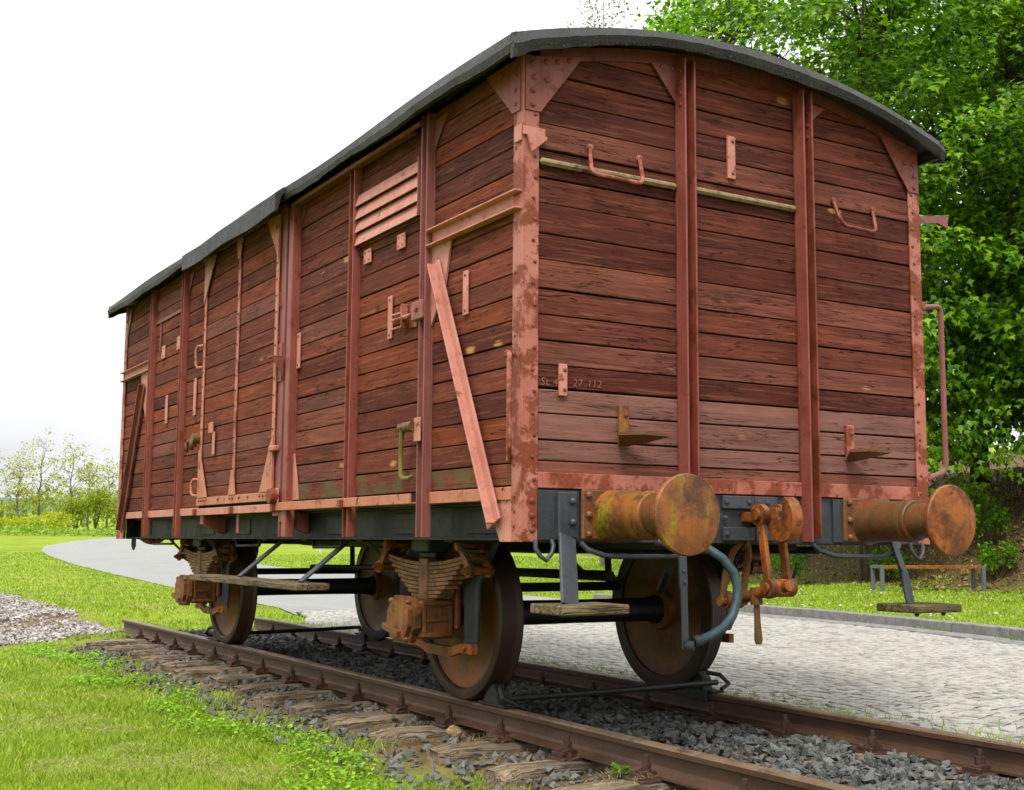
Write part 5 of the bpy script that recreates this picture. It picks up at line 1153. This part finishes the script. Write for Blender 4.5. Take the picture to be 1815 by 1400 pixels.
# broad-leaved weeds creeping over the sleeper ends
N = 40000; y = r.uniform(-1.5, 9.8, N); x = r.uniform(-2.6, -1.08, N)
g = pnoise(x, y, 3.3, 2.2)*.55+pnoise(x, y, 8.5, .7)*.45
edge = np.exp(-((x+1.78+.14*np.sin(y*2.3))/.28)**2); k = (r.uniform(0, 1, N) < np.clip((g*edge-.25)*6, 0, 1)); x, y = x[k], y[k]; n = len(x)
hh = r.uniform(.01, .085, n)*np.clip(pnoise(x, y, 5, 3)*1.6, .3, 1.3); P = np.stack([x, y, H(x, y)+hh], -1)
V, F_ = leaves(P, r.normal(0, 1, (n, 3))*(1, 1, .4), np.array((0, 0, 1.))+r.normal(0, .35, (n, 3)), r.uniform(.014, .034, n), DIAM*np.array((1.35, 1, 1)), DIAM_F)
np_mesh('weeds', V, F_, 'blade', col=np.repeat(palette(r, n, [srgb(96, 150, 20, .72), srgb(134, 186, 30, .78), srgb(168, 204, 52, .78)]), 4, 0), kind='stuff', label='low broad-leaved green weeds creeping over the sleeper ends', category='weeds')
# straw along the near rail
N = 6500; y = r.uniform(-1.6, 8, N); x = -.83-np.abs(r.normal(0, .16, N)); k = r.uniform(0, 1, N) < np.clip((pnoise(x, y, 4.6, 1.7)-.38)*3, .03, 1); x, y = x[k], y[k]; n = len(x)
sl = np.abs(((y+.23+.3275) % .655)-.3275) < .13
V, F_ = blades(x, y, np.where(sl, -.158, -.225)+r.uniform(0, .035, n), r.uniform(.012, .035, n), .0026*np.ones(n), r.uniform(1.5, 4.5, n), r)
np_mesh('straw', V, F_, 'dryleaf', col=np.repeat(palette(r, n, [srgb(150, 124, 70, .42), srgb(196, 170, 104, .45), srgb(214, 194, 132, .45)]), 5, 0), kind='stuff', label='dry yellow straw lying along the near rail', category='straw')
# grass growing between rail and setts
N = 9000; y = r.uniform(-1.5, 9.5, N); x = 1.0+np.abs(r.normal(0, .30, N))**1.2; k = r.uniform(0, 1, N) < np.clip((pnoise(x*3, y, 5.2, 3.7)-.40)*5, 0, 1); x, y = x[k], y[k]; n = len(x)
V, F_ = blades(x, y, np.full(n, YARD_Z-.03), r.uniform(.04, .13, n), r.uniform(.004, .008, n), r.uniform(.2, .9, n), r)
np_mesh('joint_grass', V, F_, 'blade', col=np.repeat(palette(r, n, [srgb(120, 160, 40, GK), srgb(170, 190, 80, GK)]), 5, 0), kind='stuff', label='thin grass tufts growing between the far rail and the setts', category='grass')
# moss and grass in the kerb channel
N = 2600; y = r.uniform(-1, 12.4, N); x = kerb_x(y)-.14-np.abs(r.normal(0, .035, N)); k = r.uniform(0, 1, N) < np.clip((pnoise(x, y, 3.7, 5.0)-.5)*5, 0, 1); x, y = x[k], y[k]; n = len(x)
V, F_ = blades(x, y, np.full(n, -.085), r.uniform(.015, .05, n), r.uniform(.006, .012, n), r.uniform(.3, 1.2, n), r)
np_mesh('kerb_grass', V, F_, 'blade', col=np.repeat(palette(r, n, [srgb(110, 150, 40, GK), srgb(160, 180, 80, GK)]), 5, 0), kind='stuff', label='grass tufts growing along the granite kerb', category='grass')
# fallen leaves on the bank
N = 22000; x = r.uniform(9, 27, N); y = r.uniform(4, 26, N); s = x-kerb_x(y)-7.6-.25*np.clip(y-12, 0, 30); k = (s > -.9) & (s < 9) & (r.uniform(0, 1, N) < np.clip(pnoise(x, y, 1.3, 2)*1.4, 0, 1)); x, y = x[k], y[k]; n = len(x)
V, F_ = leaves(np.stack([x, y, H(x, y)+.035], -1), r.normal(0, 1, (n, 3))*(1, 1, .35), np.array((0, 0, 1.))+r.normal(0, .3, (n, 3)), r.uniform(.07, .14, n), DIAM*np.array((1.4, 1, 1)), DIAM_F)
np_mesh('fallen_leaves', V, F_, 'dryleaf', col=np.repeat(palette(r, n, [srgb(110, 80, 54, .6), srgb(166, 128, 94, .6), srgb(206, 176, 142, .6)]), 4, 0), kind='stuff', label='brown fallen leaves covering the bank behind the bench', category='fallen leaves')
# daisies in the far lawn
N = 900; y = r.uniform(2, 13, N); x = kerb_x(y)+r.uniform(.2, 5.5, N); k = r.uniform(0, 1, N) < np.clip((pnoise(x, y, 1.7, 6)-.45)*4, 0, 1); x, y = x[k], y[k]; n = len(x)
V, F_ = leaves(np.stack([x, y, H(x, y)+.06], -1), r.normal(0, 1, (n, 3))*(1, 1, .1), np.array((0, 0, 1.))+r.normal(0, .2, (n, 3)), r.uniform(.03, .045, n), DIAM*np.array((1.6, 1, 1)), DIAM_F)
np_mesh('daisies', V, F_, 'petal', col=np.full((len(V), 3), .62), kind='stuff', label='small white daisies scattered in the lawn near the bench', category='daisies')
# one leafy weed against the near rail
b = np.array((-.90, -.10, -.20)); wd = empty('weed_plant', b, label='small leafy green weed growing against the near rail', category='plant')
for q in range(9):
    a = 2*PI*q/9+r.uniform(-.2, .2); e = b+np.array((math.cos(a)*.035*r.uniform(.4, 1.2), math.sin(a)*.035*r.uniform(.4, 1.2), r.uniform(.05, .11))); m = 7
    MB().tube([b, (b+e)/2+(0, 0, .01), e], .0018, 4, False).build('stem', 'leaf', wd).data.materials[0] = MAT['hose']
    P = e+r.normal(0, .010, (m, 3)); V, F_ = leaves(P, (P-b)*(1, 1, .4)+r.normal(0, .015, (m, 3)), np.array((0, 0, 1.))+r.normal(0, .3, (m, 3)), r.uniform(.022, .036, m), DIAM*np.array((1.5, 1, 1)), DIAM_F)
    np_mesh('leaf_sprig', V, F_, 'blade', wd, b, np.repeat(palette(r, m, [srgb(84, 150, 30, .40), srgb(140, 196, 60, .42)]), 4, 0))

# ------------------------------------------------------------------ bench and marker post
P0, P1 = np.array((13.67, 11.65)), np.array((15.70, 10.89)); dv = (P1-P0)/np.linalg.norm(P1-P0); pv = np.array((-dv[1], dv[0])); Lb = np.linalg.norm(P1-P0)
bz0 = hz_(*((P0+P1)/2)); bench = empty('park_bench', (*((P0+P1)/2+pv*.2), bz0), label='backless park bench with orange wooden seat and grey metal legs', category='bench')
axb = ((dv[0], dv[1], 0), (pv[0], pv[1], 0), (0, 0, 1)); c0 = (P0[0], P0[1], bz0)
for q in range(4): MB().box(.07, Lb-.07, .012+q*.105, .105+q*.105, .44, .50, .006, axb, c0).build('seat_slat', 'benchwood', bench)
for u in (0, Lb-.07):
    lg = MB().box(u, u+.07, 0, .06, -.05, .505, .005, axb, c0).box(u, u+.07, .37, .43, -.05, .505, .005, axb, c0).box(u, u+.07, .0605, .3695, .445, .504, .005, axb, c0).build('leg_frame', 'benchmetal', bench)
    MB().box(u-.08, u+.15, -.05, .48, -.02, .012, .003, axb, c0).build('foot_slab', 'kerb', bench)
x, y = 13.85, 40.0; z = hz_(x, y)
mp = part(MB().lathe([(.0, .95), (.03, .95), (.045, .90), (.045, 0), (.05, -.1)], 'z', (x, y, z), 12), 'marker_post', 'white', None, label='thin white marker post on the lawn beyond the road', category='post')
MB().lathe([(.0455, .75), (.047, .751), (.047, .84), (.0455, .841)], 'z', (x, y, z), 12).build('band', 'black', mp)
